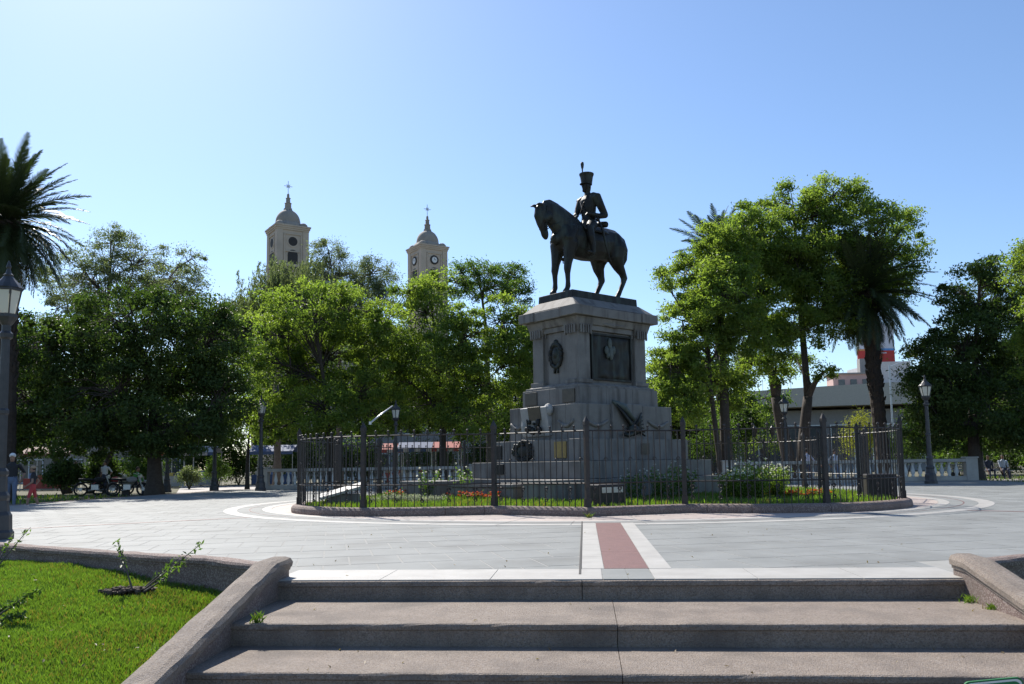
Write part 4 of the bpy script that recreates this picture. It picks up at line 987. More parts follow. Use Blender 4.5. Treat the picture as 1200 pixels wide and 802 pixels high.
def tree(name, label, px, depth, lobes, trunk_r=.22, fork=None, leaf='lf_mid', bark='bark', nleaf=30000, lsize=(.16,.075), clump=.42, nclump=150,
         droop=0.0, weep=0, trunks=None, group=None, z0=LOW, fill=0.35, cat='tree', flatk=0.6, lean=0.0, up=0.8):
    nleaf = int(nleaf*1.35); nclump = int(nclump*1.5)
    base = Vector((Dp(px, 560, depth).x, depth, z0)); t = tag(empty(name, base), label, cat, group)
    LB = []
    for q in lobes:
        lx, ly, rx, ry = q[:4]; off = q[4] if len(q) > 4 else random.uniform(-1.6, 1.6)
        c = Dp(lx, ly, depth+off); k = depth/F
        LB.append((c-base, Vector((rx*k, max(rx, ry)*k*0.9, ry*k)), rx*ry))
    zmin = min(c.z-r.z for c, r, _ in LB)
    fz = fork if fork else max(1.6, zmin*0.85)
    m = MB(); tr = trunks or [(0.0, 0.0, 1.0)]
    tops = []
    for (dx, dy, sc) in tr:
        f = Vector((lean+dx*2.2+random.uniform(-.15,.15), dy*2, fz)); b0 = Vector((dx*.5, dy*.5, -0.25))
        mid = b0*.45+f*.55+Vector((random.uniform(-.12,.12), random.uniform(-.1,.1), 0))
        r = trunk_r*sc; pts = bez(b0, mid, f, 7)
        m.tube(pts, [r*(1.45 if i == 0 else 1.16 if i == 1 else 1-0.05*i) for i in range(8)], 9); tops.append((f, r*.66))
    area = sum(q[2] for q in LB); cl = []
    nodes_ = [(f, fr, i_) for i_, (f, fr) in enumerate(tops)]
    lead = []
    for i_, (f, fr) in enumerate(tops):                 # each stem runs on into one of its highest lobes
        mine = [q for q in LB if min(range(len(tops)), key=lambda k_: abs(tops[k_][0].x-q[0].x)) == i_]
        if mine: lead.append(max(mine, key=lambda q: q[0].z-abs(q[0].x-f.x)*.8))
    for c, r, ar in lead+sorted([q for q in LB if not any(q is l_ for l_ in lead)], key=lambda q: min((q[0]-f).length for f, _ in tops)):
        own = min(range(len(tops)), key=lambda i_: abs(tops[i_][0].x-c.x)/(1.0 if tr[i_][2] > .7 else .3))
        f, fr, _ = min([q for q in nodes_ if q[2] == own], key=lambda q: (q[0]-c).length+(1.5*max(0, q[0].z-c.z))+0.25/max(q[1], .03)*.12)
        ctl = f*.55+c*.45+Vector((random.uniform(-.4,.4), random.uniform(-.3,.3), (c-f).length*.14+.1))
        limb = bez(f-Vector((0,0,.05)), ctl, c+Vector((0,0,r.z*.2)), 7); r0 = max(.055, fr*.82)
        lr = [r0*(1-i/7*.72) for i in range(8)]; m.tube(limb, lr, 6)
        nodes_ += [(limb[i], lr[i], own) for i in (2, 3, 4, 5, 6)]
        n = max(4, int(nclump*ar/area))
        for _ in range(n):
            v = Vector(tuple(unit(1)[0])); rr = random.uniform(fill, 1.0)**0.6*(random.uniform(1.05,1.32) if random.random() < .16 else 1.0)
            p = c+Vector((v.x*r.x, v.y*r.y, v.z*r.z))*rr
            a = limb[random.randint(3, 7)]; mid = (a+p)/2+Vector((random.uniform(-.2,.2), random.uniform(-.2,.2), .15*(p-a).length))
            m.tube([a, mid, p], [.028+.012*random.random(), .018, .006], 4, cap=False); cl.append(p)
            if random.random() < .5:
                q_ = p+Vector(tuple(unit(1)[0]))*clump*.9; m.tube([mid, (mid+q_)/2+Vector((0,0,.06)), q_], [.014,.01,.004], 3, cap=False)
    m.obj('trunk', M[bark], t, smooth=True)
    cl = np.array([tuple(p) for p in cl]); per = max(3, int(nleaf/len(cl)))
    if weep:
        C = []; Dd = []
        for p in cl:
            for _ in range(weep):
                o = p+rng.normal(size=3)*[clump,clump,clump*.4]; L = rng.uniform(.6,2.0)*clump*2.0; k = max(4, per//weep); tt = rng.uniform(0,1,k)
                sway = rng.normal(size=2)*.12; P = np.zeros((k,3)); P[:,0] = o[0]+sway[0]*tt*L+rng.normal(size=k)*.05; P[:,1] = o[1]+sway[1]*tt*L+rng.normal(size=k)*.05; P[:,2] = o[2]-tt*L
                C.append(P); dd = unit(k)*.6; dd[:,2] -= .9; Dd.append(dd)
        C = np.concatenate(C); V, T = leaves(C, lsize[0], lsize[1], dirs=np.concatenate(Dd)); vv = rng.uniform(0,1,len(C))
    else:
        sz = clump*rng.uniform(.42,1.2,len(cl)); idx = np.repeat(np.arange(len(cl)), per)
        off = rng.normal(size=(len(idx),3))*sz[idx][:,None]*[.62,.62,.62*flatk]; C = cl[idx]+off
        V, T = leaves(C, lsize[0], lsize[1], droop, up=up); cv = rng.uniform(0.1,.9,len(cl)); vv = np.clip(cv[idx]+rng.normal(size=len(idx))*.2, 0, 1)
    put('crown', np_mesh('crown', V, T, M[leaf], attr=np.repeat(vv, 4)), t)
    return t
GT = 'trees round the square'
# left of the monument
tree('evergreen_tree', 'broad dark glossy evergreen with thick trunk at plaza edge', 182, 37.5, [(90,420,65,62),(55,495,50,42),(150,378,62,42),(205,400,66,58),(252,400,36,50),(240,465,50,48),(130,470,66,50),(50,410,40,45),(170,500,85,38),(265,470,30,45),(20,470,40,60),(105,515,55,26),(225,512,45,24)], .36, 3.0, 'lf_dark', nleaf=60000, lsize=(.19,.085), clump=.55, nclump=360, fill=.5, group=GT)
tree('wispy_tree', 'tall airy grey-green tree rising above the dark evergreen', 120, 52, [(95,330,45,38),(130,290,36,26),(165,312,45,34),(205,335,36,30),(225,308,18,22),(70,365,30,24),(180,350,55,30),(120,350,50,30),(60,320,18,14)], .28, 6, 'lf_grey', 'bark_pale', 26000, (.17,.06), .5, 200, group=GT)
tree('park_tree', 'slender dark tree between lamp post and evergreen', 92, 46, [(40,470,45,40),(80,500,50,34),(120,470,40,40),(20,420,40,50)], .2, 3.2, 'lf_dark', nleaf=16000, nclump=110, lsize=(.2,.085), trunks=[(-.9,0,.9),(.9,.2,.8)], group=GT)
tree('bright_tree', 'wide bright green tree behind balustrade lamp post', 385, 44, [(365,362,58,34),(325,395,42,38),(410,372,46,38),(440,405,36,40),(388,420,58,42),(340,445,48,38),(318,485,34,26),(455,380,22,26),(430,450,40,32),(300,430,18,30),(375,480,54,30),(330,505,34,16),(440,490,36,22)], .24, 3.6, 'lf_bright', nleaf=46000, lsize=(.18,.078), clump=.5, nclump=300, group=GT)
tree('weeping_tree', 'soft grey-green weeping tree standing before the nearer church tower', 325, 54, [(342,325,34,26),(318,350,36,34),(370,350,34,26),(295,375,26,34),(400,352,26,26),(272,372,24,30),(250,385,22,26)], .25, 6.5, 'lf_grey', 'bark_pale', 56000, (.22,.055), .62, 210, weep=6, group=GT)
tree('wispy_tree', 'thin open crowned tree between the two church towers', 398, 57, [(385,300,22,20),(372,322,20,20),(408,325,22,18),(437,322,28,20),(452,335,16,14),(425,350,40,20)], .22, 8, 'lf_grey', 'bark_pale', 14000, (.17,.055), .5, 120, group=GT)
tree('bright_tree', 'bright green tree before the church tower with clock', 520, 46, [(497,372,36,36),(480,345,26,22),(505,335,22,16),(545,395,42,36),(588,380,32,34),(530,430,50,36),(478,425,32,40),(602,425,26,40),(565,455,48,30),(610,370,16,20),(500,470,45,28),(455,440,20,40),(550,490,44,22),(622,430,14,50),(612,400,14,20)], .24, 3.8, 'lf_bright', nleaf=42000, lsize=(.18,.078), clump=.5, nclump=280, group=GT)
tree('wispy_tree', 'sparse tree with bare branching limbs at shoulder of pedestal', 575, 51, [(560,318,32,14),(595,322,24,16),(535,335,24,16),(610,345,14,18),(575,340,34,14)], .22, 9, 'lf_mid', 'bark_pale', 8000, (.17,.07), .42, 95, group=GT)
tree('park_tree', 'dark shady tree hidden low behind fence and pedestal', 575, 53, [(490,480,50,30),(560,490,60,28),(620,470,40,50),(440,480,40,28),(640,420,40,60)], .25, 3.2, 'lf_dark', nleaf=20000, lsize=(.22,.1), clump=.6, nclump=130, group=GT)
tree('willow_tree', 'small willow with hanging bright strands beside balustrade lamp', 290, 46, [(300,470,18,14),(285,480,16,16),(312,478,12,14)], .12, 2.2, 'lf_bright', nleaf=7000, lsize=(.16,.03), clump=.35, nclump=40, weep=6, group=GT)
# right of the monument
tree('bright_tree', 'leafy green tree close behind right side of pedestal', 852, 43, [(812,330,28,42),(842,290,34,38),(800,385,32,46),(850,350,40,50),(785,430,24,40),(828,420,42,46),(872,272,26,30),(775,330,8,18),(870,395,26,36),(800,470,38,30),(770,480,22,30),(850,450,34,30),(885,430,20,24),(845,330,40,60,0),(865,310,26,40,0)], .32, 5.2, 'lf_bright', nleaf=56000, lsize=(.18,.078), clump=.48, nclump=260, trunks=[(0,0,1.0),(-.42,-.3,.5)], group=GT)
tree('bright_tree', 'tallest green tree with forked dark trunks', 935, 46, [(930,248,42,38),(978,236,44,32),(902,285,34,38),(1020,268,34,36),(960,300,56,42),(1000,332,42,34),(1045,300,20,34),(890,350,26,38),(925,385,30,28),(1060,262,20,20),(1050,340,22,26),(915,330,34,34),(900,412,24,24),(985,378,30,22),(868,350,16,40),(945,350,44,30),(1070,300,14,30),(880,300,18,26),(968,436,18,9),(935,425,24,13),(905,440,18,16),(930,300,40,34),(972,352,40,30),(895,385,30,30),(940,392,32,24),(1005,300,38,32),(955,258,40,34,0),(964,312,48,42,0),(905,322,36,42,0),(1030,310,26,40,0),(880,268,24,30,0)], .40, 4.6, 'lf_bright', nleaf=88000, lsize=(.18,.078), clump=.52, nclump=480, trunks=[(-.42,0,1.0),(.36,0.1,.95)], group=GT)
tree('evergreen_tree', 'dense dark evergreen behind the clear standing lamp post', 1145, 44, [(1130,420,44,52),(1098,445,28,56),(1165,395,46,60),(1185,340,34,44),(1128,350,26,30),(1150,480,60,36),(1205,450,44,70),(1100,490,34,30),(1150,320,20,20),(1100,512,38,22),(1160,512,50,22),(1200,505,40,28),(1082,465,20,40),(1076,425,14,26)], .36, 3.0, 'lf_dark', nleaf=56000, lsize=(.2,.09), clump=.56, nclump=340, fill=.45, group=GT)
tree('bright_tree', 'sunlit light green tree beyond dark evergreen at square corner', 1232, 36, [(1213,330,24,46),(1205,300,18,16),(1222,420,26,50),(1240,370,30,70)], .25, 4, 'lf_bright', nleaf=18000, lsize=(.15,.07), clump=.45, nclump=110, group=GT)
tree('willow_tree', 'pale weeping foliage hanging between trunks right of pedestal', 876, 56, [(874,415,10,12),(880,400,10,12)], .12, 5.5, 'lf_grey', nleaf=4000, lsize=(.17,.03), clump=.3, nclump=20, weep=6, group=GT)
tree('park_tree', 'dark understorey tree behind foot of right trees', 800, 54, [(780,480,45,34),(830,500,40,26),(860,500,30,20)], .2, 2.2, 'lf_dark', nleaf=14000, lsize=(.22,.1), clump=.6, nclump=100, group=GT)

# shady trees farther back, closing the view under the crowns
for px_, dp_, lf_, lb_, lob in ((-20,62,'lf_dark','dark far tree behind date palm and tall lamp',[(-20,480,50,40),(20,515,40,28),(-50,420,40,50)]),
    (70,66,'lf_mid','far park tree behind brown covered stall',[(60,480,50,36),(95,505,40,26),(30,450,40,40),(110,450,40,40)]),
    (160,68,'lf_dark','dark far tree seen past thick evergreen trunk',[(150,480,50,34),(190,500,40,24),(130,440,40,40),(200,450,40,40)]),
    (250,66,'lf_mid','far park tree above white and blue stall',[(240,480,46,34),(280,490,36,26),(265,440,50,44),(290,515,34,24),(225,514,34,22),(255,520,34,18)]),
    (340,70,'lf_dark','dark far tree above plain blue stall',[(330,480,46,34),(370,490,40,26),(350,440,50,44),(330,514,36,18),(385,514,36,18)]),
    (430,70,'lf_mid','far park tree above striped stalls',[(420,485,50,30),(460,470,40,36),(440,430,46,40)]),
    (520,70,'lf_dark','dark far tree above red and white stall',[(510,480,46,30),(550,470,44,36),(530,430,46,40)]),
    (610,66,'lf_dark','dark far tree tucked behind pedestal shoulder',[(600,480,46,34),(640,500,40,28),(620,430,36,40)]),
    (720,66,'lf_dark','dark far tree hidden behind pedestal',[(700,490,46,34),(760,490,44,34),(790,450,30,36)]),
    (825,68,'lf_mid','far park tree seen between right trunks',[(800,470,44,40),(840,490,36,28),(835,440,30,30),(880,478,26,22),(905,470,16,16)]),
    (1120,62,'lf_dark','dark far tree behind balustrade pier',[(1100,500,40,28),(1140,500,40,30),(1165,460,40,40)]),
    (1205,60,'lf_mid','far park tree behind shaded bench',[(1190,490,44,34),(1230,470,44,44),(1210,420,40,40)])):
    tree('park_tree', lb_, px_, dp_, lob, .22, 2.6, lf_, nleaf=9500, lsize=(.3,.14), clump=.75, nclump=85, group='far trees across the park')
# shrubs and hedges on the lower ground
def shrub(label, px, py, rx, ry, depth, leaf, nleaf=2500, lsize=(.13,.06), group='park shrubs', name='shrub'):
    k = depth/F; c = Dp(px, py, depth); base = Vector((c.x, depth, LOW)); t = tag(empty(name, base), label, 'shrub', group)
    h = max(.5, c.z+ry*k-LOW); w_ = rx*k; m = MB()
    for i in range(7):
        a = 2*PI*i/7; m.tube([(0,0,-.1),(w_*.3*math.cos(a),w_*.3*math.sin(a),h*.4),(w_*.6*math.cos(a),w_*.6*math.sin(a),h*.75)], [.03,.02,.008], 4)
    m.obj('stems', M['bark'], t)
    ncl = 34; cl = unit(ncl); cl[:,2] = np.abs(cl[:,2])*1.0-.12; rr = rng.uniform(.55,1,ncl)[:,None]; cl = cl*rr*[w_*.85, w_*.85, h*.55]+[0,0,h*.42]
    idx = np.repeat(np.arange(ncl), nleaf//ncl); C = cl[idx]+rng.normal(size=(len(idx),3))*w_*.2; C[:,2] = np.maximum(C[:,2], .02)
    V, T = leaves(C, *lsize); put('foliage', np_mesh('foliage', V, T, M[leaf], attr=np.repeat(rng.uniform(0,1,len(C)),4)), t)
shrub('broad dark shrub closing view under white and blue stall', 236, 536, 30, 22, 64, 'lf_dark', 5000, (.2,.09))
shrub('round grey-leaved shrub near market stall', 222, 560, 14, 13, 52, 'lf_grey')
shrub('upright olive shrub beside thin dark trunk', 255, 553, 16, 22, 48, 'lf_mid')
shrub('yellow-green feathery shrub before the concrete building', 1010, 492, 26, 17, 56, 'lf_yellow', 6000, (.16,.04))
shrub('leafy shrub under tree right of pedestal', 838, 512, 34, 34, 50, 'lf_mid', 7000)
shrub('light green shrub behind twin park lamp', 895, 490, 22, 26, 56, 'lf_bright', 4000)
shrub('tall leafy shrub before balustrade and palm trunk', 1060, 520, 30, 30, 50, 'lf_mid', 6000)
hedge_i = 0
SHL = ['dark shrub behind date palm trunk', 'dark shrub behind small person in red shorts', 'dark shrub behind parked motorcycles', 'dark shrub under plain blue stall', 'dark shrub left of red edged stall behind fence', 'dark shrub under striped stall valances', 'dark shrub left of pedestal behind rose bushes', 'dark shrub close behind pedestal shoulder', 'dark shrub directly behind pedestal', 'dark shrub right of pedestal below leafy tree', 'mid green shrub behind balustrade pier', 'dark shrub behind shaded bench', 'mid green shrub beyond shaded bench at square corner', 'mid green shrub behind thick evergreen trunk', 'dark shrub beside willow strands']
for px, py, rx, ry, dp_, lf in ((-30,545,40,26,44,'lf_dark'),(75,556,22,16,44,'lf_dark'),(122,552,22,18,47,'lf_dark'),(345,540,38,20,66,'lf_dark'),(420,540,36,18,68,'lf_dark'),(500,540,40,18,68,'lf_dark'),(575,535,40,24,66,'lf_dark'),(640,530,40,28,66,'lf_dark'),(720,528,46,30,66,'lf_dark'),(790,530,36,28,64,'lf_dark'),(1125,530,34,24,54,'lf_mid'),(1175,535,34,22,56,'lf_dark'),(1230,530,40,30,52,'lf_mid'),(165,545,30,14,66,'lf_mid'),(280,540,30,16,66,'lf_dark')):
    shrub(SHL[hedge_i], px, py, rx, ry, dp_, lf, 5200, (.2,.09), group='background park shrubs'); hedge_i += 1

# ---- palms
def frond_mesh(L, bend, leafkey, nl_=42, width=.55, name='frond'):
    m = MB(); pts = []; ang = 0.0; p = Vector((0,0,0)); n = 10
    for i in range(n+1):
        pts.append(p.copy()); ang = -bend*(i/n)**1.3; p = p+Vector((math.cos(ang),0,math.sin(ang)))*(L/n)
    m.tube(pts, [.035*(1-.85*i/n) for i in range(n+1)], 4)
    V = []; T = []
    for side in (-1, 1):
        for k in range(nl_):
            u = .12+.87*k/(nl_-1); f = u*n; i = min(n-1, int(f)); q = pts[i]+(pts[i+1]-pts[i])*(f-i); tn = (pts[i+1]-pts[i]).normalized(); upv = Vector((-tn.z,0,tn.x))
            ll = width*math.sin(PI*min(1, .18+u*.8))**.7*random.uniform(.85,1.15); d = (tn*.75+Vector((0,side,0))*.72+upv*random.uniform(.0,.32)-Vector((0,0,.10))).normalized()
            e = q+d*ll-Vector((0,0,.10*ll)); mid = q+d*ll*.5; wv = tn*.03
            b = len(V); V += [tuple(q-wv), tuple(q+wv), tuple(mid+wv*.9+upv*.012), tuple(mid-wv*.9), tuple(e)]; T += [(b,b+1,b+2),(b,b+2,b+3),(b+3,b+2,b+4)]
    m.add(V, T); me = m.mesh(name, M[leafkey]); a = me.attributes.new('v', 'FLOAT', 'POINT'); a.data.foreach_set('value', np.full(len(m.v), random.uniform(.2,.8), dtype=np.float32)); return me
FR = {b: [frond_mesh(3.3*s, b_, 'lf_palm') for s, b_ in ((1.0,b),(.92,b*1.15),(1.06,b*.85))] for b in (.45,.8,1.15)}
FD = [frond_mesh(2.6, .5, 'lf_dead', 26, .4), frond_mesh(2.3, .8, 'lf_dead', 26, .4)]
def palm(label, foot, crown, nf=84, tr=.34, L=1.0, dead=8):
    foot, crown = Vector(foot), Vector(crown); t = tag(empty('palm_tree', foot), label, 'palm tree', 'date palms in the square'); c = crown-foot
    m = MB(); n = 40; pts = []; rs = []
    for i in range(n+1):
        u = i/n; p = Vector((c.x*u**1.5, c.y*u, -.2+(c.z+.2)*u)); pts.append(p); rs.append(tr*(1.25-.25*min(1,u*5))*(1+.10*(i % 2))*(1.0 if u < .86 else 1+.9*(u-.86)/.14))
    m.tube(pts, rs, 12)
    for i in range(210):                                                    # old leaf bases
        u = random.uniform(.3,1)**.7; a = i*2.4; p = Vector((c.x*u**1.5, c.y*u, c.z*u)); r = tr*(1.0 if u < .86 else 1+.9*(u-.86)/.14)
        q = p+Vector((math.cos(a)*r, math.sin(a)*r, 0)); m.tube([q-Vector((0,0,.1)), q+Vector((math.cos(a)*.09, math.sin(a)*.09, .12))], [.07,.03], 4)
    m.obj('trunk', M['palm_bark'], t)
    for i in range(nf):
        u = i/nf; el = 85-142*u**.9+random.uniform(-6,6); az = i*137.5+random.uniform(-14,14)
        b = .45 if el > 45 else .8 if el > 0 else 1.15
        if el < -14: b = .8
        o = put('frond', random.choice(FR[b]), t, tuple(c+Vector((0,0,.25*math.sin(rad(max(el,0)))))))
        o.rotation_euler = (random.uniform(-.5,.5), -rad(el), rad(az)); o.scale = (L*random.uniform(.9,1.08),)*3
    for i in range(dead):
        o = put('frond', random.choice(FD), t, tuple(c-Vector((0,0,.3)))); o.rotation_euler = (0, rad(random.uniform(58,82)), random.uniform(0,2*PI)); o.scale = (L,)*3
pc = Dp(8, 262, 34); palm('date palm with full crown rising behind tall lamp post', Vector((Dp(8,560,34).x, 34, LOW)), pc, 140, .30, .95, 12)
pc = Dp(1014, 345, 45.4); palm('leaning date palm with hanging fronds before the billboard', Vector((Dp(1036,560,45.4).x, 45.4, LOW)), pc, 120, .34, 1.05, 16)
pc = Dp(842, 300, 60); palm('distant date palm poking out above leafy tree', Vector((Dp(848,560,60).x, 60, LOW)), pc, 60, .36, 1.1, 6)

# ================================================================== FAR BUILDINGS
# ---- church with two domed towers
CA = rad(33.0)
TL, TR = Vector((Dp(337, 300, 110).x, 110, LOW)), Vector((Dp(501, 300, 121).x, 121, LOW))
church = tag(empty('church', (TL+TR)/2, CA), 'ochre plaster church with two domed bell towers behind trees', 'church')
def CL(p): return Matrix.Rotation(-CA, 3, 'Z') @ (Vector(p)-(TL+TR)/2)
m = MB(); m.box((0, 9, 9), (18, 22, 18)); b_ = m.obj('nave', M['church'], church)
m = MB(); m.frustum((0,9,0), (18.6,22.6), (6,22), 18.0, 21.0); m.obj('roof', M['dome'], church)
def church_tower(pos, clock):
    p = CL(pos); W = 4.1; Z1 = 32.2
    m = MB(); m.box((0,0,Z1/2), (W,W,Z1))
    for sx in (-1,1):
        for sy in (-1,1): m.box((sx*(W/2-.32), sy*(W/2-.32), Z1/2-.1), (.78,.78,Z1-.2))
    tw = m.obj('tower', M['church'], church, loc=tuple(p))
    m = MB()
    for z, e, h in ((Z1-.15,.25,.24),(Z1+.07,.42,.24),(Z1+.29,.6,.2)): m.box((0,0,z), (W+e,W+e,h))
    m.obj('cornice', M['church'], tw)
    m = MB(); m.box((0,0,Z1-4.9), (W+.28,W+.28,.35)); m.obj('string_course', M['church'], tw)
    m = MB(); m.lathe([(2.1,Z1+.39),(2.08,Z1+.62),(1.82,Z1+1.0),(1.66,Z1+1.12),(1.5,Z1+1.15)], 8, a0=PI/8); m.obj('drum', M['dome'], tw)
    for sx in (-1,1):
        for sy in (-1,1): m = MB(); m.ball((sx*1.55,sy*1.55,Z1+.39), (.62,.62,.62), 10, 6); m.obj('corner_scroll', M['dome'], tw, smooth=True)
    m = MB(); m.lathe([(1.64,Z1+.95)]+[(1.62*math.cos(a), Z1+1.15+1.85*math.sin(a)) for a in [PI/2*k/9 for k in range(10)]], 24); m.obj('dome', M['dome'], tw, smooth=True)
    z = Z1+2.9; m = MB(); m.lathe([(.62,z),(.55,z+.25),(.45,z+.3),(.42,z+.9),(.5,z+.95),(.3,z+1.05),(.28,z+1.6),(.36,z+1.65),(.18,z+1.75),(.16,z+2.2),(.06,z+2.3)], 8); m.obj('lantern_spire', M['dome'], tw)
    z += 2.3; m = MB(); m.tube([(0,0,z),(0,0,z+1.7)], .045, 5); m.tube([(-.55,0,z+1.0),(.55,0,z+1.0)], .045, 5)
    for a in range(4): m.tube([(0,0,z+1.0),(.36*math.cos(PI/4+a*PI/2),0,z+1.0+.36*math.sin(PI/4+a*PI/2))], .03, 4)
    ring = [(.2*math.cos(2*PI*k/12),0,z+1.0+.2*math.sin(2*PI*k/12)) for k in range(13)]; m.tube(ring, .03, 4); m.obj('cross', M['metal'], tw)
    for fx, fy, rz in ((0,-1,0),(-1,0,-PI/2),(1,0,PI/2),(0,1,PI)):
        R_ = Matrix.Rotation(rz, 3, 'Z')
        def onface(mb_, name, mat, lx, z_, parent=tw, out=0.0):
            o = mb_.obj(name, mat, parent); o.location = R_@Vector((lx, -W/2-out, z_)); o.rotation_euler = (0,0,rz); return o
        disc = lambda r, y, n=20: [(r*math.cos(2*PI*k/n), y, r*math.sin(2*PI*k/n)) for k in range(n)]
        def dsk(r, d0, d1, n=20):
            mm = MB(); A, B = disc(r,-d1,n), disc(r,-d0,n); mm.add(A+B, [tuple(range(n)), tuple(range(2*n-1,n-1,-1))]+[(k, n+k, n+(k+1)%n, (k+1)%n) for k in range(n)]); return mm
        if clock:
            o = onface(dsk(.66,-.05,.10), 'clock_rim', M['void'], 0, Z1-1.75); o2 = onface(dsk(.42,.0,.13), 'clock_face', M['white_paint'], 0, Z1-1.75)
            mm = MB(); mm.box((0,-.15,.14),(.05,.03,.32)); mm.box((.1,-.15,.0),(.24,.03,.05)); onface(mm, 'clock_hand', M['void'], 0, Z1-1.75)
        else:
            onface(dsk(.78,-.05,.06), 'round_frame', M['church'], 0, Z1-1.75); onface(dsk(.60,-.05,.075), 'round_window', M['void'], 0, Z1-1.75)
        mm = MB(); mm.box((0,-.03,0),(1.3,.1,2.0)); mm.add([(x,-.08,z_) for x,z_ in [(.65*math.cos(PI*k/10),1.0+.65*math.sin(PI*k/10)) for k in range(11)]]+[(x,.0,z_) for x,z_ in [(.65*math.cos(PI*k/10),1.0+.65*math.sin(PI*k/10)) for k in range(11)]], [tuple(range(10,-1,-1))]+[(k,k+1,12+k,11+k) for k in range(10)]); onface(mm, 'belfry_opening', M['void'], 0, Z1-4.3-.2)
        mm = MB(); mm.box((0,-.05,-.98),(2.05,.12,.14)); mm.box((-1.1,-.05,-1.0),(.14,.12,4.6)); mm.box((1.1,-.05,-1.0),(.14,.12,4.6)); mm.box((0,-.05,1.3),(2.34,.12,.14)); onface(mm, 'panel_frame', M['church'], 0, Z1-2.1)
church_tower(TL, False); church_tower(TR, True)

# ---- helper for plain street buildings
GLZ = mk('window_glass', (0.05,0.055,0.06), (0.08,0.085,0.09), 2, 0.15)
def building(name, label, c, rz, W, Dd, Hh, wall, storeys=2, cols=6, shop=True, win=(1.1,1.4)):
    t = tag(empty(name, c, rz), label, 'building'); m = MB(); m.box((0,Dd/2,Hh/2), (W,Dd,Hh)); m.obj('wall', wall, t)
    m = MB(); m.box((0,Dd/2,Hh+.15), (W+.5,Dd+.5,.3)); m.obj('parapet', wall, t)
    sh = Hh/storeys
    for s in range(storeys):
        for k in range(cols):
            x = -W/2+W*(k+.5)/cols; wd, hh = (W/cols*.7, sh*.7) if (s == 0 and shop) else win; z = s*sh+(hh/2+.05 if (s == 0 and shop) else sh*.5)
            m = MB(); m.box((0,-.02,0), (wd,.06,hh)); w_ = m.obj('window', GLZ, t, loc=(x,0,z)); m = MB()
            for xx in (-wd/2, 0, wd/2): m.box((xx,-.07,0), (.09,.05,hh+.09))
            for zz in (-hh/2, hh/2): m.box((0,-.072,zz), (wd+.1,.05,.09))
            m.obj('window_frame', M['white_paint'], w_)
    return t
WALL_A = flat('cream_wall', (0.30,0.26,0.21)); WALL_B = flat('grey_wall', (0.27,0.26,0.25)); WALL_C = flat('pink_wall', (0.50,0.34,0.31)); WALL_D = flat('brown_wall', (0.26,0.19,0.15)); CONC = flat('concrete', (0.46,0.42,0.35))
building('shop_building', 'two storey cream shop building behind dark evergreen', Vector((-52, 92, LOW)), rad(20), 34, 12, 7, WALL_A, 2, 9)
building('shop_building', 'grey two storey shop building between church and stalls', Vector((-8, 98, LOW)), rad(6), 26, 12, 7.5, WALL_B, 2, 7)
building('shop_building', 'low brown building behind pedestal and right trees', Vector((20, 100, LOW)), rad(-4), 26, 12, 7.0, WALL_D, 2, 7)
bp = Dp(885, 500, 104); building('brick_house', 'brownish house with flat roof glimpsed left of forked tree', Vector((bp.x, 104, LOW)), rad(-6), 7.5, 9, 8.6, WALL_D, 3, 4, False)
# ---- low concrete building with deep fascia, pink penthouse
c0 = Dp(985, 500, 92); t = tag(empty('concrete_building', Vector((c0.x, 92, LOW)), rad(-7)), 'low concrete building with deep pale fascia behind the palm trunk', 'building')
def zt(py, x=985, d=92): return Dp(x, py, d).z-LOW
m = MB(); m.box((0,6,zt(480)/2), (22,11,zt(480))); m.obj('wall', WALL_B, t)
m = MB()
f0, f1 = zt(478), zt(458)
vs = []; n = 14
for i in range(n+1):
    x = -12+24*i/n; y = -.4-1.3*math.sin(PI*i/n); rise = .9*(i/n)
    for (yy, zz) in ((y,f0+rise*.3),(y,f1+rise),(12,f1+rise),(12,f0+rise*.3)): vs.append((x,yy,zz))
fs = []
for i in range(n):
    for a in range(4): b = (a+1)%4; fs.append((i*4+a,(i+1)*4+a,(i+1)*4+b,i*4+b))
fs += [(0,1,2,3), tuple(n*4+a for a in (3,2,1,0))]
m.add(vs, fs); m.obj('fascia', CONC, t)
for k in range(9):
    m = MB(); m.box((0,-.02,0),(1.9,.08,f0*.62)); w_ = m.obj('window', GLZ, t, loc=(-9.6+2.4*k,.46,f0*.42)); m = MB(); m.box((-.95,-.08,0),(.12,.06,f0*.64)); m.box((.95,-.08,0),(.12,.06,f0*.64)); m.box((0,-.082,f0*.31),(2.0,.06,.1)); m.obj('window_frame', M['metal'], w_)
px_ = Dp(990, 450, 97).x-c0.x; m = MB(); m.box((0,0,0),(4.4,3,1.9)); o = m.obj('penthouse', WALL_C, t, loc=(px_,5.5,f1+1.2)); m = MB(); m.box((0,0,0),(5.0,3.5,.16)); m.obj('penthouse_roof', WALL_B, o, loc=(0,0,1.02))
for k in range(3): m = MB(); m.box((0,0,0),(.7,.08,.9)); m.obj('window', GLZ, o, loc=(-1.3+1.3*k,-1.52,-.1))
m = MB(); m.box((0,0,0),(3.4,3,3.2)); m.obj('stair_block', flat('pale_wall',(0.55,0.53,0.52)), t, loc=(Dp(1038,450,97).x-c0.x,6.0,f1+1.9))
m = MB(); m.box((0,0,0),(1.1,1.2,3.0)); m.obj('water_tank', WALL_B, t, loc=(Dp(1009,450,97).x-c0.x,6.5,f1+2.6))
for k in range(5): m = MB(); m.tube([(0,0,0),(0,0,1.6)], .03, 4); m.obj('antenna', M['metal'], t, loc=(-10+1.6*k,7,f1+.5))
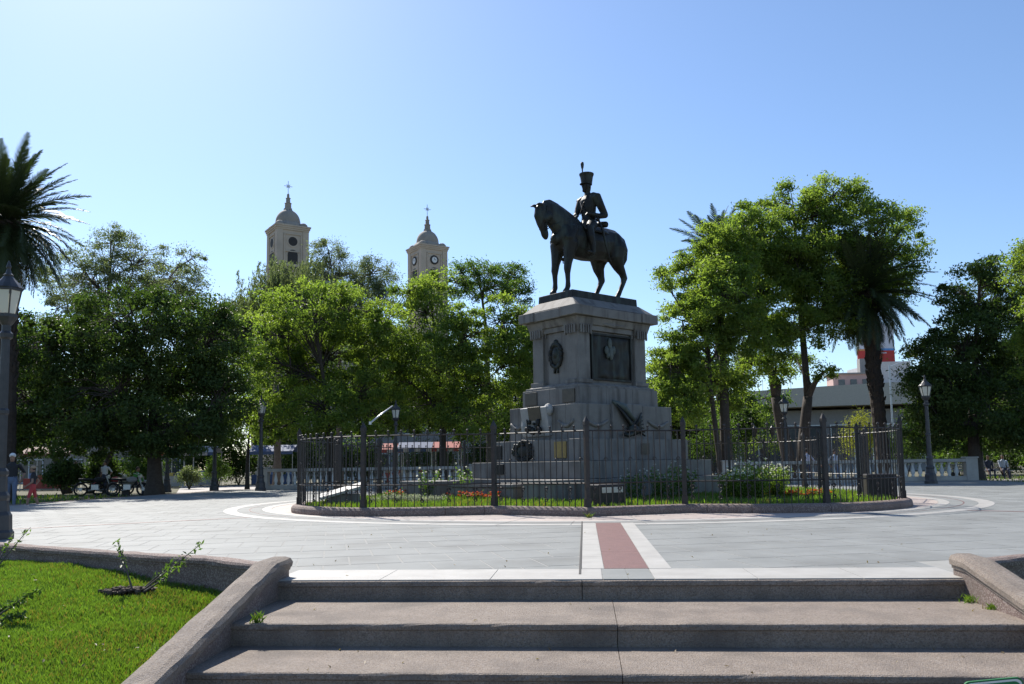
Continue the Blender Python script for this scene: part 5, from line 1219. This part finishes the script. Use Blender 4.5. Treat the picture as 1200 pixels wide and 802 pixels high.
# ---- billboard on its frame
bc = Dp(1028, 440, 108); bw = 45*.108; t = tag(empty('billboard', Vector((bc.x, 108, LOW)), rad(4)), 'tall red and white billboard standing above pale roofs', 'billboard')
def zb(py): return Dp(1028, py, 108).z-LOW
def zband(name, mat, y0, y1, x0=0, x1=1, out=0.0):
    m = MB(); m.box((0,-out,(zb(y0)+zb(y1))/2), ((x1-x0)*bw, .12, zb(y0)-zb(y1))); return m.obj(name, mat, t, loc=((x0+x1-1)/2*bw,0,0))
WP = flat('poster_white', (0.62,0.62,0.66)); RP = flat('poster_red', (0.50,0.05,0.04)); BP = flat('poster_blue', (0.12,0.32,0.62)); OP = flat('poster_orange', (0.6,0.25,0.08))
zband('white_panel', WP, 380, 409.8); zband('red_panel', RP, 411, 428.5); zband('blue_stripe', BP, 408.6, 410.9, .45, 1, .02); zband('orange_stripe', OP, 409.4, 411.3, .0, .45, .025)
zband('red_emblem', RP, 385, 402, .42, .64, .05); zband('emblem_mark', WP, 397, 398.6, .46, .60, .08); zband('emblem_mark', WP, 394, 395, .52, .60, .08); zband('small_text_line', WP, 413.2, 414.4, .48, .78, .04)
m = MB()
for xx in (-.45,-.15,.15,.45): m.tube([(xx*bw,.4,0),(xx*bw,.4,zb(380))], .12, 5)
for yy in (440,430,420,400,385): m.tube([(-.47*bw,.4,zb(yy)),(.47*bw,.4,zb(yy))], .07, 4)
m.obj('frame', M['metal'], t)
bc2 = Dp(1040, 470, 104); t2 = tag(empty('office_block', Vector((bc2.x, 104, LOW)), rad(3)), 'pale block with blue band below the billboard', 'building')
m = MB(); m.box((0,3,zb(432)/2), (4.2,6,zb(432))); m.obj('wall', flat('light_wall',(0.56,0.55,0.56)), t2); m = MB(); m.box((0,-.06,zb(437)), (3.0,.14,1.0)); m.obj('blue_band', BP, t2); m = MB(); m.box((.3,-.07,zb(447)), (.9,.14,.3)); m.obj('sign', OP, t2)
# thin street pole in front of it
pp = Dp(1046, 500, 70); t = tag(empty('street_pole', Vector((pp.x, 70, LOW))), 'thin pale street pole beside leaning palm trunk', 'pole'); m = MB(); m.lathe([(.09,0),(.08,3),(.06,(Dp(1046,428,70).z-LOW))], 8); m.obj('shaft', M['metal'], t); m = MB(); m.tube([(0,0,Dp(1046,430,70).z-LOW),(1.2,0,Dp(1046,428,70).z-LOW+.3)], .035, 5); m.obj('arm', M['metal'], t)

# ================================================================== MARKET STALLS, BIKES, BENCHES
def stall(label, px, depth, wpx, cols, ztop=2.35):
    W = wpx*depth/F; c = Dp(px, 560, depth); t = tag(empty('market_stall', Vector((c.x, depth, LOW)), random.uniform(-.08,.08)), label, 'market stall', 'market stalls under the trees')
    for sx in (-1,1):
        for sy in (-1,1): m = MB(); m.tube([(sx*W*.48,sy*.9,0),(sx*W*.48,sy*.9,ztop)], .025, 5); m.obj('pole', M['metal'], t)
    m = MB(); m.add([(-W/2,-1.05,ztop),(W/2,-1.05,ztop),(W/2,0,ztop+.45),(-W/2,0,ztop+.45),(-W/2,1.05,ztop),(W/2,1.05,ztop)], [(0,1,2,3),(3,2,5,4)]); cn = m.obj('canopy', cols[0], t); md = cn.modifiers.new('s','SOLIDIFY'); md.thickness = .02
    n = max(4, int(W/.35))
    for k in range(n): m = MB(); m.box((0,0,0), (W/n-.004,.02,.22)); m.obj('valance', cols[k % len(cols)], cn, loc=(-W/2+W*(k+.5)/n,-1.07,ztop-.11))
    m = MB(); m.box((0,-.3,.72), (W*.9,.9,.05)); m.box((0,-.74,.4), (W*.9,.02,.62)); m.obj('table', cols[-1], t)
    for k in range(5):
        m = MB(); h = random.uniform(.12,.35); m.box((0,0,h/2), (.28,.3,h)); m.obj('goods', flat('goods%d' % k, random.choice([(0.5,0.12,0.08),(0.15,0.25,0.45),(0.6,0.55,0.45),(0.1,0.1,0.1),(0.5,0.4,0.1)])), t, loc=(-W*.35+W*.7*k/4,-.3,.745))
AW, AB, AR = flat('awning_white',(0.45,0.45,0.44)), flat('awning_blue',(0.06,0.10,0.2)), flat('awning_red',(0.36,0.06,0.045))
stall('market stall with red edge awning by the thick evergreen trunk', 208, 58, 26, [AR, AW])
stall('market stall with white and blue awning behind grey shrub', 238, 60, 34, [AW, AB, AW])
stall('market stall with plain blue awning behind balustrade lamp', 322, 60, 52, [AB])
stall('market stall with blue and white striped valance behind fence', 488, 58, 40, [AB, AW])
stall('market stall with red and white striped valance beside pedestal', 524, 58, 32, [AR, AW])
stall('market stall with red and white valance at left fence corner', 462, 60, 26, [AR, AW, AR])
stall('market stall with brown cover deep behind dark shrubs', 62, 56, 60, [flat('awning_brown',(0.2,0.1,0.08)), AR])

def motorbike(label, loc, rz, colr):
    t = tag(empty('motorcycle', loc, rz), label, 'motorcycle', 'motorcycles parked by the trees'); TY = BLACK
    for x in (-.62, .66):
        m = MB(); ring = [(x+.27*math.cos(2*PI*k/18),0,.30+.27*math.sin(2*PI*k/18)) for k in range(19)]; m.tube(ring, .045, 6); w_ = m.obj('wheel', TY, t); m = MB(); m.tube([(x,-.05,.30),(x,.05,.30)], .07, 10)
        for k in range(6): m.tube([(x,0,.3),(x+.25*math.cos(k*PI/3),0,.3+.25*math.sin(k*PI/3))], .008, 4)
        m.obj('rim', M['metal'], w_)
    m = MB(); m.tube([(-.62,0,.3),(-.25,0,.38),(.1,0,.34),(.36,0,.62),(.42,0,.85)], .035, 6); m.tube([(-.6,0,.62),(-.1,0,.62),(.36,0,.75)], .03, 6); m.obj('frame', M['iron'], t)
    m = MB(); m.tube([(.66,.07,.3),(.44,.07,.92)], .022, 6); m.tube([(.66,-.07,.3),(.44,-.07,.92)], .022, 6); m.obj('fork', M['metal'], t)
    m = MB(); m.tube([(.32,.34,1.03),(.42,.16,.98),(.42,-.16,.98),(.32,-.34,1.03)], .016, 6); m.obj('handlebar', M['metal'], t)
    m = MB(); m.ball((.16,0,.74), (.26,.13,.13), 12, 8); m.obj('tank', colr, t, smooth=True)
    m = MB(); m.tube([(-.72,0,.78),(-.4,0,.76),(-.08,0,.74)], [(.10,.05),(.13,.06),(.11,.05)], 8); m.obj('seat', BLACK, t, smooth=True)
    m = MB(); m.box((-.02,0,.40), (.32,.24,.26)); m.tube([(.1,.14,.3),(-.3,.16,.25),(-.75,.16,.32)], .035, 6); m.obj('engine', M['metal'], t, bevel=0.03)
    m = MB(); m.ball((.55,0,.88), (.07,.09,.09), 10, 6); m.obj('headlight', M['lamp_glass'], t, smooth=True)
    m = MB(); m.tube([(.4,0,.5),(.55,0,.61),(.72,0,.62),(.9,0,.52)], [(.06,.012)]*4, 6); m.tube([(-.9,0,.5),(-.72,0,.63),(-.5,0,.62)], [(.07,.012)]*3, 6); m.obj('mudguard', colr, t)
motorbike('dark parked motorcycle under slender dark tree', Vector((Dp(112,570,40).x, 40, LOW)), rad(20), BLACK)
motorbike('red tanked motorcycle parked close beside dark one', Vector((Dp(132,570,41).x, 41, LOW)), rad(35), REDC)
motorbike('motorcycle with pale mudguards parked before seated person', Vector((Dp(150,575,39.2).x, 39.2, LOW)), rad(8), flat('grey_paint',(0.3,0.3,0.32)))
def park_bench(label, loc, rz):
    t = tag(empty('park_bench', loc, rz), label, 'bench', 'park benches')
    for k in range(4): m = MB(); m.box((-.18+.12*k,0,.44), (.10,1.6,.035)); m.obj('slat', M['balu'], t)
    for k in range(3): m = MB(); m.box((-.28-.03*k,0,.56+.13*k), (.03,1.6,.10)); m.obj('back_slat', M['balu'], t)
    for sy in (-.65,.65): m = MB(); m.box((.0,sy,.21), (.44,.07,.42)); m.tube([(-.2,sy,.4),(-.33,sy,.9)], .03, 5); m.obj('leg', M['iron'], t)
p = Vector((Dp(160,575,40).x, 40, LOW)); park_bench('park bench carrying person in green shirt', p, rad(-20)); person('person in green shirt and dark trousers sitting on park bench', p+Vector((0.02,0,0)), rad(-20), GREENC, NAVY, 1.7, seated=True, arms=((.38,.15,.72),(.38,-.15,.72)))
p = Vector((Dp(1168,565,47).x, 47, LOW)); park_bench('park bench with two seated people in deep shade', p, rad(-100))
person('person in pale shirt sitting on shaded bench', p+Vector((.42,.05,0)), rad(-100), PALE, NAVY, 1.7, seated=True, arms=((.38,.15,.72),(.38,-.15,.72)))
person('person in dark blue clothes sitting on shaded bench', p+Vector((-.38,.05,0)), rad(-95), NAVY, NAVY, 1.68, seated=True, arms=((.38,.15,.72),(.38,-.15,.72)))
p = Vector((Dp(1130,556,45.5).x, 45.5, LOW)); park_bench('empty stone coloured park bench beside balustrade pier', p, rad(-90))
person('person in tan shirt standing by stall with brown cover', Vector((Dp(88,560,48).x, 48, LOW)), rad(-60), TAN, JEAN, 1.7)
person('person in pale top behind dark motorcycle', Vector((Dp(123,560,45).x, 45, LOW)), rad(-100), WHITE, NAVY, 1.66, hair='long')
street_lamp('dark lamp post rising into foliage right of thick evergreen trunk', Vector((Dp(195.5,570,44.5).x, 44.5, LOW)), .2)
street_lamp('dark lamp post at plaza edge beside upright olive shrub', Vector((Dp(251,570,41.2).x, 41.2, LOW)), .5)
# light paths on the lower ground
m = MB(); m.prism([(-16.5,42.0),(-8.0,41.0),(-9.5,62),(-24,62)], LOW-.06, LOW-.018); tag(m.obj('path', M['path']), kind='structure')
m = MB(); m.prism([(10,41.5),(24,40.5),(30,47),(8,48)], LOW-.06, LOW-.018); tag(m.obj('path', M['path']), kind='structure')
pts = []
for _ in range(9000):
    q = random.random()
    if q < .5: x, y = random.uniform(-34,-17.6), random.uniform(24,41)
    elif q < .8: x, y = random.uniform(20.3,34), random.uniform(24,52)
    else: x, y = random.uniform(-7,-4)+0, random.uniform(42,60)
    pts.append((x, y, LOW-.04))
tag(blades('grass', pts, .16, .05, M['grass'], None), 'rough grass in park beds beyond the square', 'grass', kind='stuff')

# ================================================================== FLOWERS AND SMALL PLANTS
def plant_mesh(name, nst, h, spread, leafm, flowm, fl, nlv=60, lsize=(.07,.03), fsz=.03):
    m = MB()
    V = []; tops = []
    for i in range(nst):
        a, r = random.uniform(0,2*PI), spread*math.sqrt(random.random()); hh = h*random.uniform(.65,1.1); tp = Vector((r*math.cos(a)*1.2, r*math.sin(a)*1.2, hh)); m.tube([(r*.5*math.cos(a), r*.5*math.sin(a), 0), tuple(tp*.6), tuple(tp)], [.006,.005,.003], 3, mi=0); tops.append(tp)
    C = np.array([[t_.x*f, t_.y*f, t_.z*f] for t_ in tops for f in rng.uniform(.15,.92,max(1,nlv//nst))]); C += rng.normal(size=C.shape)*spread*.18; C[:,2] = np.maximum(C[:,2],.01)
    lv, lt = leaves(C, *lsize); m.add([tuple(q) for q in lv], [tuple(q) for q in lt], 0)
    if fl:
        for t_ in tops:
            n = 7; vs = [tuple(t_+Vector((0,0,.008)))]+[tuple(t_+Vector((fsz*math.cos(2*PI*k/n), fsz*math.sin(2*PI*k/n), random.uniform(-.004,.012)))) for k in range(n)]; m.add(vs, [(0,1+k,1+(k+1)%n) for k in range(n)], 1)
            vs = [tuple(t_+Vector((0,.004,0)))]+[tuple(t_+Vector((fsz*.8*math.cos(2*PI*k/n), random.uniform(-.004,.006), fsz*.8*math.sin(2*PI*k/n)))) for k in range(n)]; m.add(vs, [(0,1+k,1+(k+1)%n) for k in range(n)], 1)
    me = m.mesh(name, [M[leafm], M[flowm]] if fl else [M[leafm]]); a = me.attributes.new('v','FLOAT','POINT'); a.data.foreach_set('value', rng.uniform(0,1,len(m.v)).astype(np.float32)); return me
def plants(name, label, group, meshes, spots, z=0.11):
    for x, y in spots:
        o = put(name, random.choice(meshes), None, (x, y, z), rz=random.uniform(0,6.28)); k = random.uniform(.8,1.2); o.scale = (k,k,k); tag(o, label, 'plant', group)
red = [plant_mesh('red_flower', 6, .18, .13, 'lf_mid', 'flower_red', True, 46, (.06,.03), .026) for _ in range(3)]
sil = [plant_mesh('silver_plant', 10, .2, .13, 'leaf_silver', 'leaf_silver', False, 90, (.07,.02)) for _ in range(3)]
dai = [plant_mesh('daisy_bush', 17, .72, .28, 'lf_bright', 'flower_white', True, 460, (.09,.03), .03) for _ in range(4)]
ros = [plant_mesh('rose_bush', 6, .75, .3, 'lf_mid', 'flower_white', True, 170, (.08,.05), .032) for _ in range(3)]
def along(pxs, n, z=.12, j=.12):
    out = []
    for (x0,y0),(x1,y1) in zip(pxs[:-1], pxs[1:]):
        a, b = G(x0,y0,z), G(x1,y1,z)
        for k in range(n): f = (k+random.random())/n; out.append((a.x+(b.x-a.x)*f+random.uniform(-j,j), a.y+(b.y-a.y)*f+random.uniform(-j,j)))
    return out
plants('red_flower', 'orange-red bedding flowers in curved row left of pedestal', 'red bedding flowers left', red, along([(455,585),(485,582.5),(520,584),(555,587),(582,588)], 14))
plants('red_flower', 'orange-red bedding flowers near right lobe of fence', 'red bedding flowers right', red, along([(880,583),(910,584),(940,585),(968,583)], 12))
plants('silver_plant', 'silvery low bedding plants in front of left red flowers', 'silver bedding plants', sil, along([(448,590),(480,589),(512,591)], 14, j=.2))
plants('daisy_bush', 'bushy white daisies in enclosure right of pedestal', 'white daisy bushes', dai, [(lambda y: ((random.uniform(850,912)-600)/1000*y, y))(random.uniform(18.6,21.0)) for _ in range(17)])
plants('rose_bush', 'pale flowering rose bushes left of pedestal', 'rose bushes', ros, [(MC.x+random.uniform(-4.4,-2.4), MC.y+random.uniform(-1,3)) for _ in range(9)])
plants('rose_bush', 'leafy rose bushes against right face of pedestal foot', 'rose bushes by right face', ros, [tuple((near(random.uniform(-1.8,2.2), random.uniform(-3.4,-2.6))).xy) for _ in range(9)])

# young sapling in its dug hole, low twigs on the lawn
hz_ = HOLE.z
m = MB(); n = 22
vs = [(HOLE.x, HOLE.y, hz_+.006)]+[(HOLE.x+.24*math.cos(2*PI*k/n)*random.uniform(.85,1.1), HOLE.y+.17*math.sin(2*PI*k/n)*random.uniform(.85,1.1), hz_+.035+random.uniform(-.01,.012)) for k in range(n)]
m.add(vs, [(0,1+k,1+(k+1)%n) for k in range(n)])
for k in range(60): a = random.uniform(0,6.28); r = random.uniform(.05,.25); m.ball((HOLE.x+r*math.cos(a), HOLE.y+r*.75*math.sin(a), hz_+.03), (random.uniform(.012,.03),)*3, 5, 4)
tag(m.obj('soil_patch', M['soil']), kind='structure')
def sapling(label, base, tips, nlv=30, ls=(.05,.022), mat='lf_mid'):
    t = tag(empty('sapling', base), label, 'sapling', None); m = MB(); C = []
    for tp, bend in tips:
        tp = Vector(tp)-base; c = tp*.5+Vector((0,0,bend)); pts = bez(Vector((0,0,-.03)), c, tp, 8); m.tube(pts, [.011*(1-.8*i/8) for i in range(9)], 5)
        for k in range(nlv):
            f = random.uniform(.45,1); i = min(7,int(f*8)); q = pts[i]+(pts[i+1]-pts[i])*(f*8-i); C.append(tuple(q+Vector(tuple(rng.normal(size=3)*.018))))
    m.obj('stem', M['bark_pale'], t); V, T = leaves(np.array(C), *ls); put('leaves', np_mesh('leaves', V, T, M[mat], attr=np.repeat(rng.uniform(0,1,len(C)),4)), t)
HB = Vector((HOLE.x+.08, HOLE.y-.05, hz_))
sapling('bare leaning sapling in dug patch of lawn', HB, [(Dp(137,634,HB.y+.1), .02), (Dp(236,637,HB.y-.05), -.02), (Dp(212,652,HB.y+.25), .0), (Dp(222,655,HB.y-.3), -.05)], 34)
b2 = on_lawn(-22, 735); sapling('low spreading weed on lawn edge', b2, [(Dp(50,690,b2.y), .05), (Dp(18,745,b2.y-.2), .08), (Dp(8,712,b2.y+.1), .06), (Dp(30,722,b2.y-.1), .05)], 60, (.06,.028))
b3 = on_lawn(-8, 668); sapling('thin twig leaning over lawn wall', b3, [(Dp(36,618,9.6), .0), (Dp(14,628,9.7), .0)], 26)
# grass tufts in the joints of the steps
def tuft(label, c, n, r, h):
    pts = [(c.x+random.gauss(0,r), c.y+random.gauss(0,r*.6), c.z-.004) for _ in range(n)]
    o = tag(blades('grass_tuft', pts, h, .008, M['grass'], None, .9), label, 'grass tuft')
tuft('grass tuft growing beside sloping coping on upper tread at right', G(1146,706,-.16), 110, .06, .07)
tuft('small weeds along foot of right coping wall', G(1166,714,-.16), 90, .035, .04)
tuft('tiny tuft in step corner below left coping', G(301,730,-.16), 40, .02, .07)
tuft('tiny tuft in slab joint at back of lower tread', G(723,757,-.32), 24, .012, .04)
tuft('tiny tuft at front tip of fence kerb', G(690,607,0), 40, .03, .09)
C = []
for _ in range(70):
    p_ = on_lawn(random.uniform(0,280), random.uniform(675,800)); C.append((p_.x, p_.y, p_.z+.035))
for _ in range(26):
    t_ = random.choice([(-1.05,-.05,-.16),(-1.83,-1.1,-.32)]); p_ = ST(random.uniform(s0+.2,s1-.2), random.uniform(t_[0],t_[1]), t_[2]+.006); C.append(tuple(p_))
for _ in range(30): p_ = ST(random.uniform(-3.5,4), random.uniform(.2,6), .008); C.append(tuple(p_))
V, T = leaves(np.array(C), .035, .018, 0, up=3.0); tag(put('fallen_leaves', np_mesh('fallen_leaves', V, T, M['lf_dead'], attr=np.repeat(rng.uniform(0,1,len(C)),4))), 'dry fallen leaf scraps on lawn and steps', 'leaves', kind='stuff')
# green sign whose rounded top edge shows by the lower steps
sp = Vector((G(1172,800,-.45).x, 4.5, -.47)); top = Dp(1172,796,4.5).z
sp = Vector((Dp(1165,798,4.5).x, 4.5, -.60)); t = tag(empty('green_sign', sp, rad(-2)), 'green sign plate with white rounded border by lower steps', 'sign')
def rr(w_, h_, r): 
    return [(sx*(w_/2-r)+r*math.cos(a), sz*(h_/2-r)+r*math.sin(a)) for sx, sz, a0 in ((1,1,0),(-1,1,90),(-1,-1,180),(1,-1,270)) for a in [rad(a0+18*k) for k in range(6)]]
def plate(w_, h_, r, y0, y1):
    P = rr(w_, h_, r); n = len(P); m = MB(); m.add([(x,y0,z) for x,z in P]+[(x,y1,z) for x,z in P], [tuple(range(n)), tuple(range(2*n-1,n-1,-1))]+[(k,n+k,n+(k+1)%n,(k+1)%n) for k in range(n)]); return m
tl = Matrix.Rotation(rad(-5), 4, 'Y'); hh = (top-sp.z)
for nm, w_, h_, y0, y1, mt in (('plate',.30,.20,-.006,.006,flat('sign_green',(0.02,0.16,0.05))),('border',.285,.185,-.009,.0,M['white_paint']),('face',.265,.165,-.012,.0,flat('sign_green_face',(0.02,0.18,0.06)))):
    o = plate(w_, h_, .03, y0, y1).obj(nm, mt, t); o.location = (0,0,hh-.10); o.rotation_euler = (0, rad(-5), 0)
m = MB(); m.tube([(0,.02,-.1),(0,.02,hh-.05)], .015, 6); m.obj('stake', M['metal'], t)
